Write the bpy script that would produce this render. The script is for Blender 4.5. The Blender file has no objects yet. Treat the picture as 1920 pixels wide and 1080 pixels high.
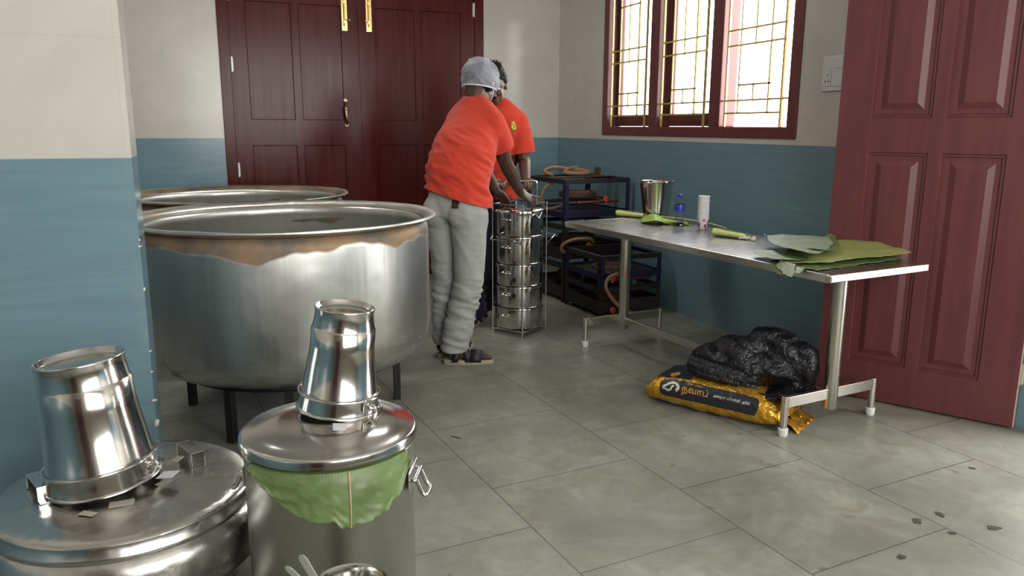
import bpy, bmesh, math, random
from mathutils import Vector, Matrix, noise, Quaternion
from math import sin, cos, pi, radians, sqrt, atan2
random.seed(7)
S = bpy.context.scene
COL = S.collection

# ------------------------------------------------------------------ camera, world, light, exposure
F, PITCH, YAW, ROLL, CAMH = 1460.0, radians(11.7), radians(21.6), radians(0.2), 1.35
f0 = Vector((sin(YAW)*cos(PITCH), cos(YAW)*cos(PITCH), -sin(PITCH)))
r0 = Vector((cos(YAW), -sin(YAW), 0)); u0 = r0.cross(f0)
cr = r0*cos(ROLL)+u0*sin(ROLL); cu = -r0*sin(ROLL)+u0*cos(ROLL)
cam = bpy.data.objects.new('camera', bpy.data.cameras.new('camera'))
COL.objects.link(cam)
cam.matrix_world = Matrix(((cr.x, cu.x, -f0.x, 0), (cr.y, cu.y, -f0.y, 0), (cr.z, cu.z, -f0.z, CAMH), (0, 0, 0, 1)))
cam.data.sensor_width = 36; cam.data.lens = F/1920*36; cam.data.clip_start = 0.05
S.camera = cam
S.view_settings.view_transform = 'Standard'; S.view_settings.look = 'None'
S.view_settings.exposure = 0.0; S.view_settings.gamma = 1.0; S.view_settings.use_curve_mapping = False

w = bpy.data.worlds.new('daylight'); S.world = w; w.use_nodes = True
bgn = w.node_tree.nodes['Background']; bgn.inputs[0].default_value = (1.0, 0.99, 0.965, 1); bgn.inputs[1].default_value = 10.0
S.cycles.max_bounces = 7; S.cycles.diffuse_bounces = 4; S.cycles.glossy_bounces = 5; S.cycles.transmission_bounces = 6
S.cycles.transparent_max_bounces = 10; S.cycles.caustics_reflective = False; S.cycles.caustics_refractive = False
S.cycles.use_denoising = True; S.cycles.sample_clamp_indirect = 4.0
S.cycles.blur_glossy = 1.0

def area(name, loc, direction, sx, sy, power=None, portal=False, color=(1, 1, 1)):
    l = bpy.data.lights.new(name, 'AREA'); l.shape = 'RECTANGLE'; l.size = sx; l.size_y = sy; l.color = color
    if portal: l.cycles.is_portal = True
    else: l.energy = power
    o = bpy.data.objects.new(name, l); COL.objects.link(o)
    o.location = loc; o.rotation_euler = Vector(direction).to_track_quat('-Z', 'Y').to_euler()
    return o
# openings through which the daylight comes
area('window_daylight', (3.75, 4.85, 1.95), (-1, -0.1, -0.2), 2.4, 1.5, 60, color=(0.95, 1.0, 1.0))
area('front_window_portal', (1.5, -1.62, 1.9), (0, 1, 0), 3.0, 1.7, portal=True)
area('side_door_portal', (3.62, 1.92, 1.05), (-1, 0, 0), 0.50, 2.1, portal=True)
area('window_portal', (3.5, 4.85, 1.9), (-1, 0, 0), 2.2, 1.2, portal=True)

# unseen fill lights added under the ceiling to brighten the deep end
for i_, (x_, y_) in enumerate(((1.3, 5.2), (-1.1, 4.6))):
    area('ceiling_fill', (x_, y_, 3.17), (0, 0, -1), 1.2, 0.10, 17, color=(1.0, 0.98, 0.93))

# ------------------------------------------------------------------ node helpers
class NT:
    def __init__(s, name):
        s.m = bpy.data.materials.new(name); s.m.use_nodes = True
        s.t = s.m.node_tree; s.t.nodes.clear()
        s.out = s.t.nodes.new('ShaderNodeOutputMaterial'); s.b = s.t.nodes.new('ShaderNodeBsdfPrincipled')
        s.t.links.new(s.b.outputs[0], s.out.inputs[0])
    def n(s, typ, ins=None, **kw):
        d = s.t.nodes.new('ShaderNode'+typ)
        for k, v in kw.items(): setattr(d, k, v)
        for k, v in (ins or {}).items(): s.set(d.inputs[k], v)
        return d
    def set(s, sock, v):
        if isinstance(v, bpy.types.Node): v = v.outputs[0]
        if isinstance(v, bpy.types.NodeSocket): s.t.links.new(v, sock)
        else:
            if isinstance(v, tuple) and len(v) == 3 and sock.type == 'RGBA': v = v+(1,)
            sock.default_value = v
    def p(s, **kw):
        for k, v in kw.items(): s.set(s.b.inputs[k.replace('_', ' ')], v)
        return s
    def math(s, op, a, b=0.0, c=0.0):
        d = s.t.nodes.new('ShaderNodeMath'); d.operation = op
        s.set(d.inputs[0], a); s.set(d.inputs[1], b); s.set(d.inputs[2], c); return d.outputs[0]
    def mix(s, f, a, b):
        d = s.t.nodes.new('ShaderNodeMix'); d.data_type = 'RGBA'
        s.set(d.inputs[0], f); s.set(d.inputs[6], a); s.set(d.inputs[7], b); return d.outputs[2]
    def ramp(s, f, *st):
        d = s.t.nodes.new('ShaderNodeValToRGB'); s.set(d.inputs[0], f)
        e = d.color_ramp.elements
        while len(e) < len(st): e.new(0.5)
        for i, (p_, c) in enumerate(st):
            e[i].position = p_; e[i].color = (c if isinstance(c, tuple) else (c, c, c))+(1,)
        return d.outputs[0]
    def noise(s, vec, scale, detail=3, rough=0.55, dist=0.0):
        return s.n('TexNoise', {'Vector': vec, 'Scale': scale, 'Detail': detail, 'Roughness': rough, 'Distortion': dist}).outputs[0]
    def obj(s): return s.n('TexCoord').outputs['Object']
    def pos(s): return s.n('NewGeometry').outputs['Position']
    def sep(s, v):
        d = s.n('SeparateXYZ', {'Vector': v}); return d.outputs
    def comb(s, x, y, z): return s.n('CombineXYZ', {'X': x, 'Y': y, 'Z': z}).outputs[0]
    def scale(s, v, sc):
        d = s.n('Mapping'); s.set(d.inputs[0], v); d.inputs['Scale'].default_value = sc; return d.outputs[0]
    def bump(s, h, st=0.2, dist=0.01):
        s.set(s.b.inputs['Normal'], s.n('Bump', {'Height': h, 'Strength': st, 'Distance': dist}).outputs[0]); return s

def simple(name, col, rough=0.5, metal=0.0, var=0.0, vs=20, bump=0.0, bs=60, **kw):
    t = NT(name); v = t.obj()
    if var: c = t.mix(t.noise(v, vs), tuple(x*(1-var) for x in col), tuple(min(1, x*(1+var)) for x in col))
    else: c = col
    t.p(Base_Color=c, Roughness=rough, Metallic=metal)
    if bump: t.bump(t.noise(v, bs), bump, 0.005)
    t.p(**kw)
    return t.m

def steel(name, col=(0.62, 0.61, 0.58), rough=0.18, aniso=0.5, smudge=0.08, bump=0.05, wob=6.0, dirt=None, brushed=0.0):
    t = NT(name); v = t.obj()
    n1 = t.noise(v, 7, 4); n2 = t.noise(v, 45, 3)
    r = t.math('ADD', t.math('MULTIPLY', n1, smudge*2), rough-smudge)
    t.p(Metallic=1.0, Anisotropic=aniso)
    c = t.mix(n2, tuple(x*0.88 for x in col), col)
    if dirt:
        m = t.ramp(t.noise(v, 16, 6, 0.7), (0.60, 0.0), (0.68, 1.0))
        c = t.mix(t.math('MULTIPLY', m, 0.5), c, dirt)
        r = t.math('ADD', r, t.math('MULTIPLY', m, 0.25))
    if brushed:
        st = t.noise(t.scale(v, (1, 1, 120)), 3, 3)
        r = t.math('ADD', r, t.math('MULTIPLY', st, brushed))
    t.p(Base_Color=c, Roughness=r)
    t.set(t.b.inputs['Tangent'], t.n('Tangent', direction_type='RADIAL', axis='Z').outputs[0])
    t.bump(t.noise(v, wob, 2), bump, 0.02)
    return t.m

# ------------------------------------------------------------------ mesh helpers
def B(): return bmesh.new()
def tag(o, label=None, cat=None, group=None, kind=None):
    for k, v in (('label', label), ('category', cat), ('group', group), ('kind', kind)):
        if v: o[k] = v
    return o
def mk(name, bm, m, parent=None, smooth=True, bevel=0.0, seg=2, loc=None, angle=40):
    bmesh.ops.recalc_face_normals(bm, faces=bm.faces)
    me = bpy.data.meshes.new(name); bm.to_mesh(me); bm.free()
    for mm in (m if isinstance(m, (list, tuple)) else [m]): me.materials.append(mm)
    o = bpy.data.objects.new(name, me); COL.objects.link(o)
    if parent: o.parent = parent
    if loc: o.location = loc
    if smooth:
        me.shade_smooth(); me.set_sharp_from_angle(angle=radians(angle))
    if bevel:
        b = o.modifiers.new('bevel', 'BEVEL'); b.width = bevel; b.segments = seg; b.limit_method = 'ANGLE'; b.angle_limit = radians(35)
        b.harden_normals = smooth
    return o
def empty(name, loc, label=None, cat=None, group=None, rz=0.0, kind=None):
    o = bpy.data.objects.new(name, None); COL.objects.link(o); o.location = loc; o.rotation_euler = (0, 0, rz)
    o.empty_display_size = 0.1
    return tag(o, label, cat, group, kind)
def box(bm, x0, x1, y0, y1, z0, z1, M=None):
    v = [bm.verts.new((x, y, z)) for x in (x0, x1) for y in (y0, y1) for z in (z0, z1)]
    for f in ((0, 1, 3, 2), (4, 6, 7, 5), (0, 4, 5, 1), (2, 3, 7, 6), (0, 2, 6, 4), (1, 5, 7, 3)): bm.faces.new([v[i] for i in f])
    if M: bmesh.ops.transform(bm, matrix=M, verts=v)
    return v
def lathe(bm, prof, seg=64, cx=0, cy=0, cz=0, close=False):
    rings = []
    for r, z in prof:
        if r < 1e-5: rings.append([bm.verts.new((cx, cy, cz+z))])
        else: rings.append([bm.verts.new((cx+r*cos(2*pi*k/seg), cy+r*sin(2*pi*k/seg), cz+z)) for k in range(seg)])
    n = len(rings)
    for i in range(n if close else n-1):
        a, b = rings[i], rings[(i+1) % n]
        for k in range(seg):
            k2 = (k+1) % seg
            if len(a) == 1 and len(b) == 1: continue
            if len(a) == 1: bm.faces.new((a[0], b[k], b[k2]))
            elif len(b) == 1: bm.faces.new((a[k], a[k2], b[0]))
            else: bm.faces.new((a[k], a[k2], b[k2], b[k]))
def spl(pts, n=8, closed=False):
    P = [Vector(p) for p in pts]; out = []; m = len(P)
    for i in range(m if closed else m-1):
        if closed: a, b, c, d = P[i-1], P[i], P[(i+1) % m], P[(i+2) % m]
        else: a, b, c, d = P[max(i-1, 0)], P[i], P[i+1], P[min(i+2, m-1)]
        for k in range(n):
            t = k/n
            out.append(0.5*((2*b)+(c-a)*t+(2*a-5*b+4*c-d)*t*t+(3*b-a-3*c+d)*t**3))
    if not closed: out.append(P[-1])
    return out
def tube(bm, pts, r, seg=10, closed=False, M=None, flat=1.0):
    P = [Vector(p) for p in pts]; n = len(P); rings = []
    R = r if isinstance(r, (list, tuple)) else [r]*n
    up = Vector((0, 0, 1)); prev = None
    for i in range(n):
        if closed: t = (P[(i+1) % n]-P[i-1])
        else: t = (P[min(i+1, n-1)]-P[max(i-1, 0)])
        t.normalize()
        if prev is None:
            a = t.cross(up)
            if a.length < 0.05: a = t.cross(Vector((0, 1, 0)))
        else: a = prev-t*prev.dot(t)
        a.normalize(); prev = a; b = t.cross(a)
        rings.append([bm.verts.new(P[i]+(a*cos(2*pi*k/seg)+b*sin(2*pi*k/seg)*flat)*R[i]) for k in range(seg)])
    for i in range(n if closed else n-1):
        A, Bq = rings[i], rings[(i+1) % n]
        for k in range(seg): bm.faces.new((A[k], A[(k+1) % seg], Bq[(k+1) % seg], Bq[k]))
    if not closed:
        bm.faces.new(rings[0][::-1]); bm.faces.new(rings[-1])
    if M: bmesh.ops.transform(bm, matrix=M, verts=[v for q in rings for v in q])
def hoop(bm, r, z, rad, seg=72, cx=0, cy=0, tseg=8):
    tube(bm, [(cx+r*cos(2*pi*k/seg), cy+r*sin(2*pi*k/seg), z) for k in range(seg)], rad, tseg, closed=True)
def ell(bm, c, rx, ry, rz, M=None, seg=20, rings=12):
    vs = []
    g = [[None]*seg for _ in range(rings+1)]
    top = bm.verts.new((0, 0, 1)); bot = bm.verts.new((0, 0, -1))
    rows = [[bm.verts.new((sin(pi*i/rings)*cos(2*pi*k/seg), sin(pi*i/rings)*sin(2*pi*k/seg), cos(pi*i/rings))) for k in range(seg)] for i in range(1, rings)]
    for k in range(seg):
        k2 = (k+1) % seg
        bm.faces.new((top, rows[0][k], rows[0][k2])); bm.faces.new((rows[-1][k2], rows[-1][k], bot))
        for i in range(len(rows)-1): bm.faces.new((rows[i][k], rows[i+1][k], rows[i+1][k2], rows[i][k2]))
    T = Matrix.Translation(Vector(c)) @ (M.to_4x4() if M else Matrix.Identity(4)) @ Matrix.Diagonal((rx, ry, rz, 1))
    vs = [top, bot]+[v for q in rows for v in q]
    bmesh.ops.transform(bm, matrix=T, verts=vs)
def loft(bm, secs, n=24, e=1.0):
    """secs: (centre, half axis a, half axis b)"""
    rings = []
    for c, a, b in secs:
        c, a, b = Vector(c), Vector(a), Vector(b)
        rr = []
        for k in range(n):
            t = 2*pi*k/n; ct, st = cos(t), sin(t)
            rr.append(bm.verts.new(c+a*(math.copysign(abs(ct)**e, ct))+b*(math.copysign(abs(st)**e, st))))
        rings.append(rr)
    for A, Bq in zip(rings, rings[1:]):
        for k in range(n): bm.faces.new((A[k], A[(k+1) % n], Bq[(k+1) % n], Bq[k]))
    bm.faces.new(rings[0][::-1]); bm.faces.new(rings[-1])
def capsule(bm, pts, rad, seg=16, n=5):
    """tapered limb with round ends"""
    P = spl(pts, n); m = len(pts)
    R = []
    for i in range(len(P)):
        t = i/n; k = min(int(t), m-2); u = t-k
        R.append(rad[k]*(1-u)+rad[k+1]*u)
    tube(bm, P, R, seg)
    ell(bm, P[0], R[0], R[0], R[0], seg=seg, rings=8); ell(bm, P[-1], R[-1], R[-1], R[-1], seg=seg, rings=8)
def baked(bm, voxel, smooth=4, fac=0.5):
    """one continuous surface from overlapping closed shells; returns a bmesh"""
    bmesh.ops.recalc_face_normals(bm, faces=bm.faces)
    me = bpy.data.meshes.new('tmp'); bm.to_mesh(me); bm.free()
    o = bpy.data.objects.new('tmp', me); COL.objects.link(o)
    r = o.modifiers.new('r', 'REMESH'); r.mode = 'VOXEL'; r.voxel_size = voxel
    if smooth:
        s = o.modifiers.new('s', 'SMOOTH'); s.iterations = smooth; s.factor = fac
    dg = bpy.context.evaluated_depsgraph_get()
    m2 = bpy.data.meshes.new_from_object(o.evaluated_get(dg))
    bpy.data.objects.remove(o); bpy.data.meshes.remove(me)
    b2 = bmesh.new(); b2.from_mesh(m2); bpy.data.meshes.remove(m2)
    return b2
def cut(bm, co, no):
    """remove the side the normal points to"""
    bmesh.ops.bisect_plane(bm, geom=bm.verts[:]+bm.edges[:]+bm.faces[:], plane_co=Vector(co), plane_no=Vector(no), clear_outer=True)
def displace(bm, fn):
    bm.normal_update()
    for v, d in [(v, fn(v.co)) for v in bm.verts]: v.co += v.normal*d
def fbm(p, s, o=3): return noise.fractal(Vector(p)*s, 1.0, 2.0, o)

# ------------------------------------------------------------------ materials of the room
def m_tiles(name, along):
    t = NT(name); P = t.pos(); s = t.sep(P)
    u = s[0] if along == 'x' else s[1]; z = s[2]
    def line(v, off, per, wd):
        q = t.math('FRACT', t.math('DIVIDE', t.math('ADD', v, off), per))
        return t.math('LESS_THAN', q, wd/per)
    g = t.math('MAXIMUM', line(z, -1.25+0.36*10, 0.36, 0.003), line(u, 0.22+30, 0.60, 0.003))
    warm = t.noise(P, 3.0, 4, 0.6, 0.5)
    wc = t.mix(t.ramp(warm, (0.42, 0.0), (0.66, 1.0)), (0.60, 0.575, 0.515), (0.66, 0.625, 0.575))
    wv = t.n('TexWave', {'Vector': P, 'Scale': 26.0, 'Distortion': 0.6, 'Detail': 1.0}, wave_type='BANDS', bands_direction='Z').outputs[1]
    wv2 = t.noise(t.scale(P, (1, 1, 14)), 2.2, 3)
    weave = t.noise(t.scale(P, (90, 90, 90)), 2, 1)
    bc = t.mix(t.ramp(wv2, (0.35, 0.0), (0.7, 1.0)), (0.165, 0.265, 0.315), (0.195, 0.31, 0.36))
    bc = t.mix(t.math('MULTIPLY', weave, 0.25), bc, (0.19, 0.30, 0.34))
    bc = t.mix(t.math('MULTIPLY', wv, 0.12), bc, (0.10, 0.25, 0.30))
    hi = t.math('GREATER_THAN', z, 1.25)
    c = t.mix(hi, bc, wc)
    c = t.mix(t.math('MULTIPLY', g, 0.16), c, (0.33, 0.33, 0.31))
    r = t.math('ADD', t.math('MULTIPLY', t.noise(P, 5, 3), 0.12), 0.13)
    t.p(Base_Color=c, Roughness=r, Specular_IOR_Level=0.5)
    h = t.math('SUBTRACT', t.math('MULTIPLY', t.noise(P, 1.6, 1), 0.8), t.math('MULTIPLY', g, 0.3))
    t.bump(h, 0.10, 0.006)
    return t.m
M_TX = m_tiles('tile_x', 'x'); M_TY = m_tiles('tile_y', 'y')

def m_floor():
    t = NT('slate_floor'); P = t.pos()
    mp = t.n('Mapping', vector_type='POINT'); t.set(mp.inputs[0], P)
    a = radians(5)
    mp.inputs['Rotation'].default_value = (0, 0, -a)      # room -> slab frame (x', y')
    s = t.sep(mp.outputs[0])
    vec = t.comb(t.math('SUBTRACT', s[1], 1.85+0.32-6.4), t.math('SUBTRACT', s[0], 1.165-6.4), 0.0)
    br = t.n('TexBrick', {'Vector': vec, 'Scale': 1.0, 'Mortar Size': 0.0030, 'Mortar Smooth': 0.3, 'Brick Width': 0.64, 'Row Height': 0.64, 'Bias': 0.0,
                          'Color1': (0.0, 0.0, 0.0, 1), 'Color2': (1, 1, 1, 1), 'Mortar': (0.5, 0.5, 0.5, 1)}, offset=0.5, offset_frequency=2)
    n1 = t.noise(P, 1.7, 5, 0.62, 0.6); n2 = t.noise(P, 7, 6, 0.7, 0.8); n3 = t.noise(P, 40, 4, 0.7)
    c = t.ramp(n1, (0.32, (0.165, 0.170, 0.142)), (0.50, (0.275, 0.278, 0.232)), (0.68, (0.390, 0.390, 0.325)))
    c = t.mix(t.math('MULTIPLY', t.ramp(n2, (0.38, 0.0), (0.66, 1.0)), 0.70), c, (0.185, 0.172, 0.125))
    c = t.mix(t.math('MULTIPLY', br.outputs[0], 0.25), c, (0.30, 0.315, 0.285))
    c = t.mix(t.math('MULTIPLY', t.ramp(n3, (0.60, 0.0), (0.78, 1.0)), 0.35), c, (0.36, 0.36, 0.33))
    sp = t.ramp(t.noise(P, 9, 3, 0.5), (0.70, 0.0), (0.73, 1.0))
    c = t.mix(t.math('MULTIPLY', sp, 0.5), c, (0.10, 0.085, 0.06))
    c = t.mix(t.math('MULTIPLY', br.outputs[1], 0.85), c, (0.07, 0.07, 0.06))
    r = t.math('ADD', t.math('MULTIPLY', n2, 0.35), 0.26)
    t.p(Base_Color=c, Roughness=r, Specular_IOR_Level=0.45)
    h = t.math('SUBTRACT', t.math('MULTIPLY', n2, 0.5), br.outputs[1])
    t.bump(h, 0.25, 0.004)
    return t.m
M_FLOOR = m_floor()

def m_paint(name, c1, c2, rough, spec=0.5, bump=0.08):
    t = NT(name); P = t.pos()
    n = t.noise(t.scale(P, (14, 14, 0.9)), 2, 4, 0.6)
    c = t.mix(t.ramp(n, (0.35, 0.0), (0.7, 1.0)), c1, c2)
    t.p(Base_Color=c, Roughness=t.math('ADD', t.math('MULTIPLY', n, 0.18), rough), Specular_IOR_Level=spec)
    t.bump(t.math('ADD', n, t.noise(P, 60, 3)), bump, 0.003)
    return t.m
M_DOOR = m_paint('maroon_gloss', (0.066, 0.0095, 0.0085), (0.095, 0.014, 0.012), 0.10, 0.17)
M_LEAF = m_paint('maroon_satin', (0.105, 0.026, 0.029), (0.140, 0.035, 0.038), 0.36)
M_WIN = m_paint('maroon_window', (0.13, 0.035, 0.035), (0.17, 0.05, 0.045), 0.35)
M_RAW = simple('raw_wood_edge', (0.55, 0.42, 0.33), 0.6, var=0.15)
M_WHITE = simple('white_plaster', (0.72, 0.71, 0.68), 0.8)
M_CHIP = simple('chipped_plaster', (0.72, 0.69, 0.62), 0.9, bump=0.4)
M_BRASS = simple('brass', (0.83, 0.60, 0.25), 0.25, 1.0, bump=0.1)
M_GOLD = simple('golden_paint', (0.62, 0.50, 0.16), 0.4, 0.3)
M_HINGE = simple('worn_steel', (0.62, 0.60, 0.56), 0.4, 0.8)
M_BLACKHOLE = simple('dark_socket_hole', (0.01, 0.01, 0.01), 0.8)
M_PLASTIC = simple('white_plastic', (0.74, 0.74, 0.72), 0.35)

# ------------------------------------------------------------------ room shell
def wallobj(name, boxes, m):
    bm = B()
    for b_ in boxes: box(bm, *b_)
    o = mk(name, bm, m, smooth=False); o['kind'] = 'structure'; return o
XL, XR, YF, YB, ZC = -2.3, 3.22, -1.5, 6.94, 3.25
wallobj('floor', [(XL-0.3, 4.6, YF-0.4, YB+0.3, -0.12, 0.0)], M_FLOOR)
wallobj('ceiling', [(XL-0.3, 4.0, YF-0.3, YB+0.3, ZC, ZC+0.12)], M_WHITE)
wallobj('wall_back', [(XL-0.2, 0.20, YB, YB+0.2, 0, ZC), (2.46, XR+0.5, YB, YB+0.2, 0, ZC), (0.20, 2.46, YB, YB+0.2, 2.52, ZC), (0.20, 2.46, YB+0.13, YB+0.2, 0, 2.52)], M_TX)  # last box added behind the doors to block leaking daylight
wallobj('wall_right', [(XR, XR+0.18, 6.035, YB, 0, ZC), (XR, XR+0.18, 2.90, 3.67, 0, ZC), (XR, XR+0.18, 3.67, 6.035, 0, 1.285), (XR, XR+0.18, 3.67, 6.035, 2.62, ZC),
                       (XR+0.18, XR+0.36, 2.24, 3.10, 0, ZC), (XR+0.18, XR+0.36, YF, 1.60, 0, ZC), (XR+0.18, XR+0.36, 1.60, 2.24, 2.15, ZC)], M_TY)
wallobj('wall_left', [(XL-0.2, XL, YF, YB, 0, ZC)], M_TY)
wallobj('wall_front', [(XL, XR+0.36, YF-0.2, YF, 0, 1.0), (XL, 0.0, YF-0.2, YF, 1.0, ZC), (3.0, XR+0.36, YF-0.2, YF, 1.0, ZC), (0.0, 3.0, YF-0.2, YF, 2.75, ZC)], simple('cream_plaster', (0.42, 0.37, 0.30), 0.7))
o_ = wallobj('dark_reflect_slab', [(-1.75, -0.75, YF, YF+0.04, 0.0, 2.1)], M_LEAF)  # unseen dark slab added for the steel vessels to reflect
# projecting wall at the left
p = wallobj('wall_partition', [(XL, -0.20, 2.74, 2.98, 0, ZC)], M_TX)
bm = B()
for z, s_ in ((0.16, .012), (0.22, .018), (0.30, .010), (0.37, .014), (0.45, .009), (0.62, .006), (0.83, .007), (0.97, .006), (0.99, .005), (0.55, .006)):
    M = Matrix.Translation((-0.200, 2.7385, z)) @ Matrix.Rotation(random.random()*3, 4, 'Y')
    bmesh.ops.create_icosphere(bm, subdivisions=2, radius=1, matrix=M @ Matrix.Diagonal((s_*0.55, 0.003, s_, 1)))
displace(bm, lambda c: 0.002*fbm(c, 90))
mk('tile_edge_chip', bm, M_CHIP, p)

# ------------------------------------------------------------------ double door (door_1)
def panel_slab(bm, W, H, T, panels, depth=0.012, bev=0.022, raised=True):
    """front face at y=0 facing -y, x from 0..W, z 0..H; moulded rectangular panels cut in"""
    xs = sorted({0, W, *[p_[0] for p_ in panels], *[p_[1] for p_ in panels]})
    zs = sorted({0, H, *[p_[2] for p_ in panels], *[p_[3] for p_ in panels]})
    cells = {}
    V = {}
    def v(x, y, z):
        k = (round(x, 4), round(y, 4), round(z, 4))
        if k not in V: V[k] = bm.verts.new(k)
        return V[k]
    for i in range(len(xs)-1):
        for j in range(len(zs)-1):
            xm, zm = (xs[i]+xs[i+1])/2, (zs[j]+zs[j+1])/2
            if any(a < xm < b and c < zm < d for a, b, c, d in panels): continue
            bm.faces.new((v(xs[i], 0, zs[j]), v(xs[i+1], 0, zs[j]), v(xs[i+1], 0, zs[j+1]), v(xs[i], 0, zs[j+1])))
    for a, b, c, d in panels:
        steps = [(0, 0), (0.004, depth*0.55), (bev*0.45, depth*0.5), (bev*0.55, depth), (bev, depth)]
        if raised: steps += [(bev*1.3, depth), (bev*1.3+0.028, depth*0.25)]
        for (i0, y0), (i1, y1) in zip(steps, steps[1:]):
            q0 = [(a+i0, c+i0), (b-i0, c+i0), (b-i0, d-i0), (a+i0, d-i0)]; q1 = [(a+i1, c+i1), (b-i1, c+i1), (b-i1, d-i1), (a+i1, d-i1)]
            for k in range(4):
                k2 = (k+1) % 4
                bm.faces.new((v(q0[k][0], y0, q0[k][1]), v(q0[k2][0], y0, q0[k2][1]), v(q1[k2][0], y1, q1[k2][1]), v(q1[k][0], y1, q1[k][1])))
        i1, y1 = steps[-1]
        bm.faces.new((v(a+i1, y1, c+i1), v(b-i1, y1, c+i1), v(b-i1, y1, d-i1), v(a+i1, y1, d-i1)))
    x0, x1, z0, z1 = 0, W, 0, H
    b0 = [bm.verts.new(q) for q in ((x0, T, z0), (x1, T, z0), (x1, T, z1), (x0, T, z1))]
    f0_ = [bm.verts.new(q) for q in ((x0, 0, z0), (x1, 0, z0), (x1, 0, z1), (x0, 0, z1))]
    bm.faces.new(b0[::-1])
    for k in range(4): bm.faces.new((f0_[k], b0[k], b0[(k+1) % 4], f0_[(k+1) % 4]))

d1 = empty('door_1', (0.20, YB, 0), kind='structure')
bm = B(); box(bm, 0.0, 0.085, -0.012, 0.12, 0, 2.52); box(bm, 2.175, 2.26, -0.012, 0.12, 0, 2.52); box(bm, 0.085, 2.175, -0.03, 0.12, 2.45, 2.52)
mk('door_frame', bm, M_DOOR, d1, bevel=0.004)
PNL = [(0.10, 0.245, 1.38, 2.30), (0.30, 0.0, 0, 0)]
def dleaf(x, mirror):
    bm = B()
    W = 1.043
    P_ = [(0.13, 0.49, 1.39, 2.33), (0.55, 0.90, 1.39, 2.33), (0.13, 0.49, 0.22, 1.18), (0.55, 0.90, 0.22, 1.18)]
    if mirror: P_ = [(W-b, W-a, c, d) for a, b, c, d in P_]
    panel_slab(bm, W, 2.44, 0.04, P_, depth=0.008, bev=0.010, raised=False)
    return mk('door_leaf', bm, M_DOOR, d1, smooth=False, loc=(x, 0.0, 0.01))
lf1 = dleaf(0.086, False); lf2 = dleaf(1.131, True)
def dhinge(x, z, par):
    bm = B(); tube(bm, [(x, -0.012, z-0.06), (x, -0.012, z+0.06)], 0.007, 10)
    box(bm, x-0.012, x+0.012, -0.006, 0.004, z-0.055, z+0.055)
    mk('hinge', bm, M_HINGE, par)
for z in (0.98, 1.83, 2.38): dhinge(0.005, z, lf1)
for z in (0.98, 1.83, 2.36): dhinge(1.043-0.005, z, lf2)
for lf, x, s_ in ((lf1, 0.885+0.045, 1), (lf2, 0.092, -1)):
    bm = B(); box(bm, x-0.024, x+0.024, -0.004, 0, 2.13, 2.44); tube(bm, [(x, -0.016, 2.17), (x, -0.016, 2.43)], 0.008, 12)
    for z in (2.20, 2.36): box(bm, x-0.014, x+0.014, -0.026, -0.004, z-0.012, z+0.012)
    tube(bm, [(x, -0.016, 2.215), (x+s_*0.035, -0.03, 2.215)], 0.006, 8)
    ell(bm, (x+s_*0.035, -0.03, 2.215), .010, .010, .010)
    mk('tower_bolt', bm, M_BRASS, lf, bevel=0.002)
bm = B()
tube(bm, spl([(0.91, -0.004, 1.55), (0.915, -0.018, 1.53), (0.905, -0.045, 1.50), (0.905, -0.05, 1.46), (0.91, -0.045, 1.40), (0.918, -0.018, 1.365), (0.915, -0.004, 1.35)], 6),
     [0.010]*3+[0.008]*6+[0.009]*6+[0.011]*12+[0.009]*6+[0.010]*4, 12)
ell(bm, (0.91, -0.006, 1.555), .018, .006, .022); ell(bm, (0.915, -0.006, 1.345), .018, .006, .022); ell(bm, (0.905, -0.05, 1.485), .017, .016, .017)
mk('door_handle', bm, simple('aged_brass', (0.45, 0.38, 0.26), 0.3, 1.0), lf1)

# ------------------------------------------------------------------ open panelled leaf at the right (door_2)
hinge = Vector((3.362, 2.28, 0)); free = Vector((2.915, 3.036, 0)); dv = (hinge-free); dv.normalize()
ang = atan2(dv.y, dv.x)
d2 = empty('door_2', (free.x, free.y, 0.012), kind='structure', rz=ang)
bm = B(); W2 = (hinge-free).length
P_ = [(0.148, 0.410, 0.19, 1.225), (0.465, 0.722, 0.19, 1.225), (0.148, 0.410, 1.385, 2.0), (0.465, 0.722, 1.385, 2.0)]
panel_slab(bm, W2, 2.12, 0.035, P_, depth=0.016, bev=0.03)
mk('door_leaf', bm, M_LEAF, d2, smooth=False)
bm = B(); box(bm, W2-0.0005, W2+0.0045, 0.002, 0.034, 0.0, 2.11); mk('bare_edge_strip', bm, M_RAW, d2)
for z in (0.25, 1.05, 1.85):
    bm = B(); tube(bm, [(W2+0.012, 0.036, z-0.05), (W2+0.012, 0.036, z+0.05)], 0.008, 10); box(bm, W2+0.004, W2+0.010, 0.004, 0.034, z-0.05, z+0.05); mk('hinge', bm, M_HINGE, d2)
bm = B(); box(bm, 3.405, 3.57, 2.16, 2.245, 0, 2.15); box(bm, 3.405, 3.57, 1.60, 1.68, 0, 2.15); box(bm, 3.405, 3.57, 1.68, 2.16, 2.07, 2.15)
o = mk('trim_1', bm, M_LEAF, bevel=0.004); o['kind'] = 'structure'

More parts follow.
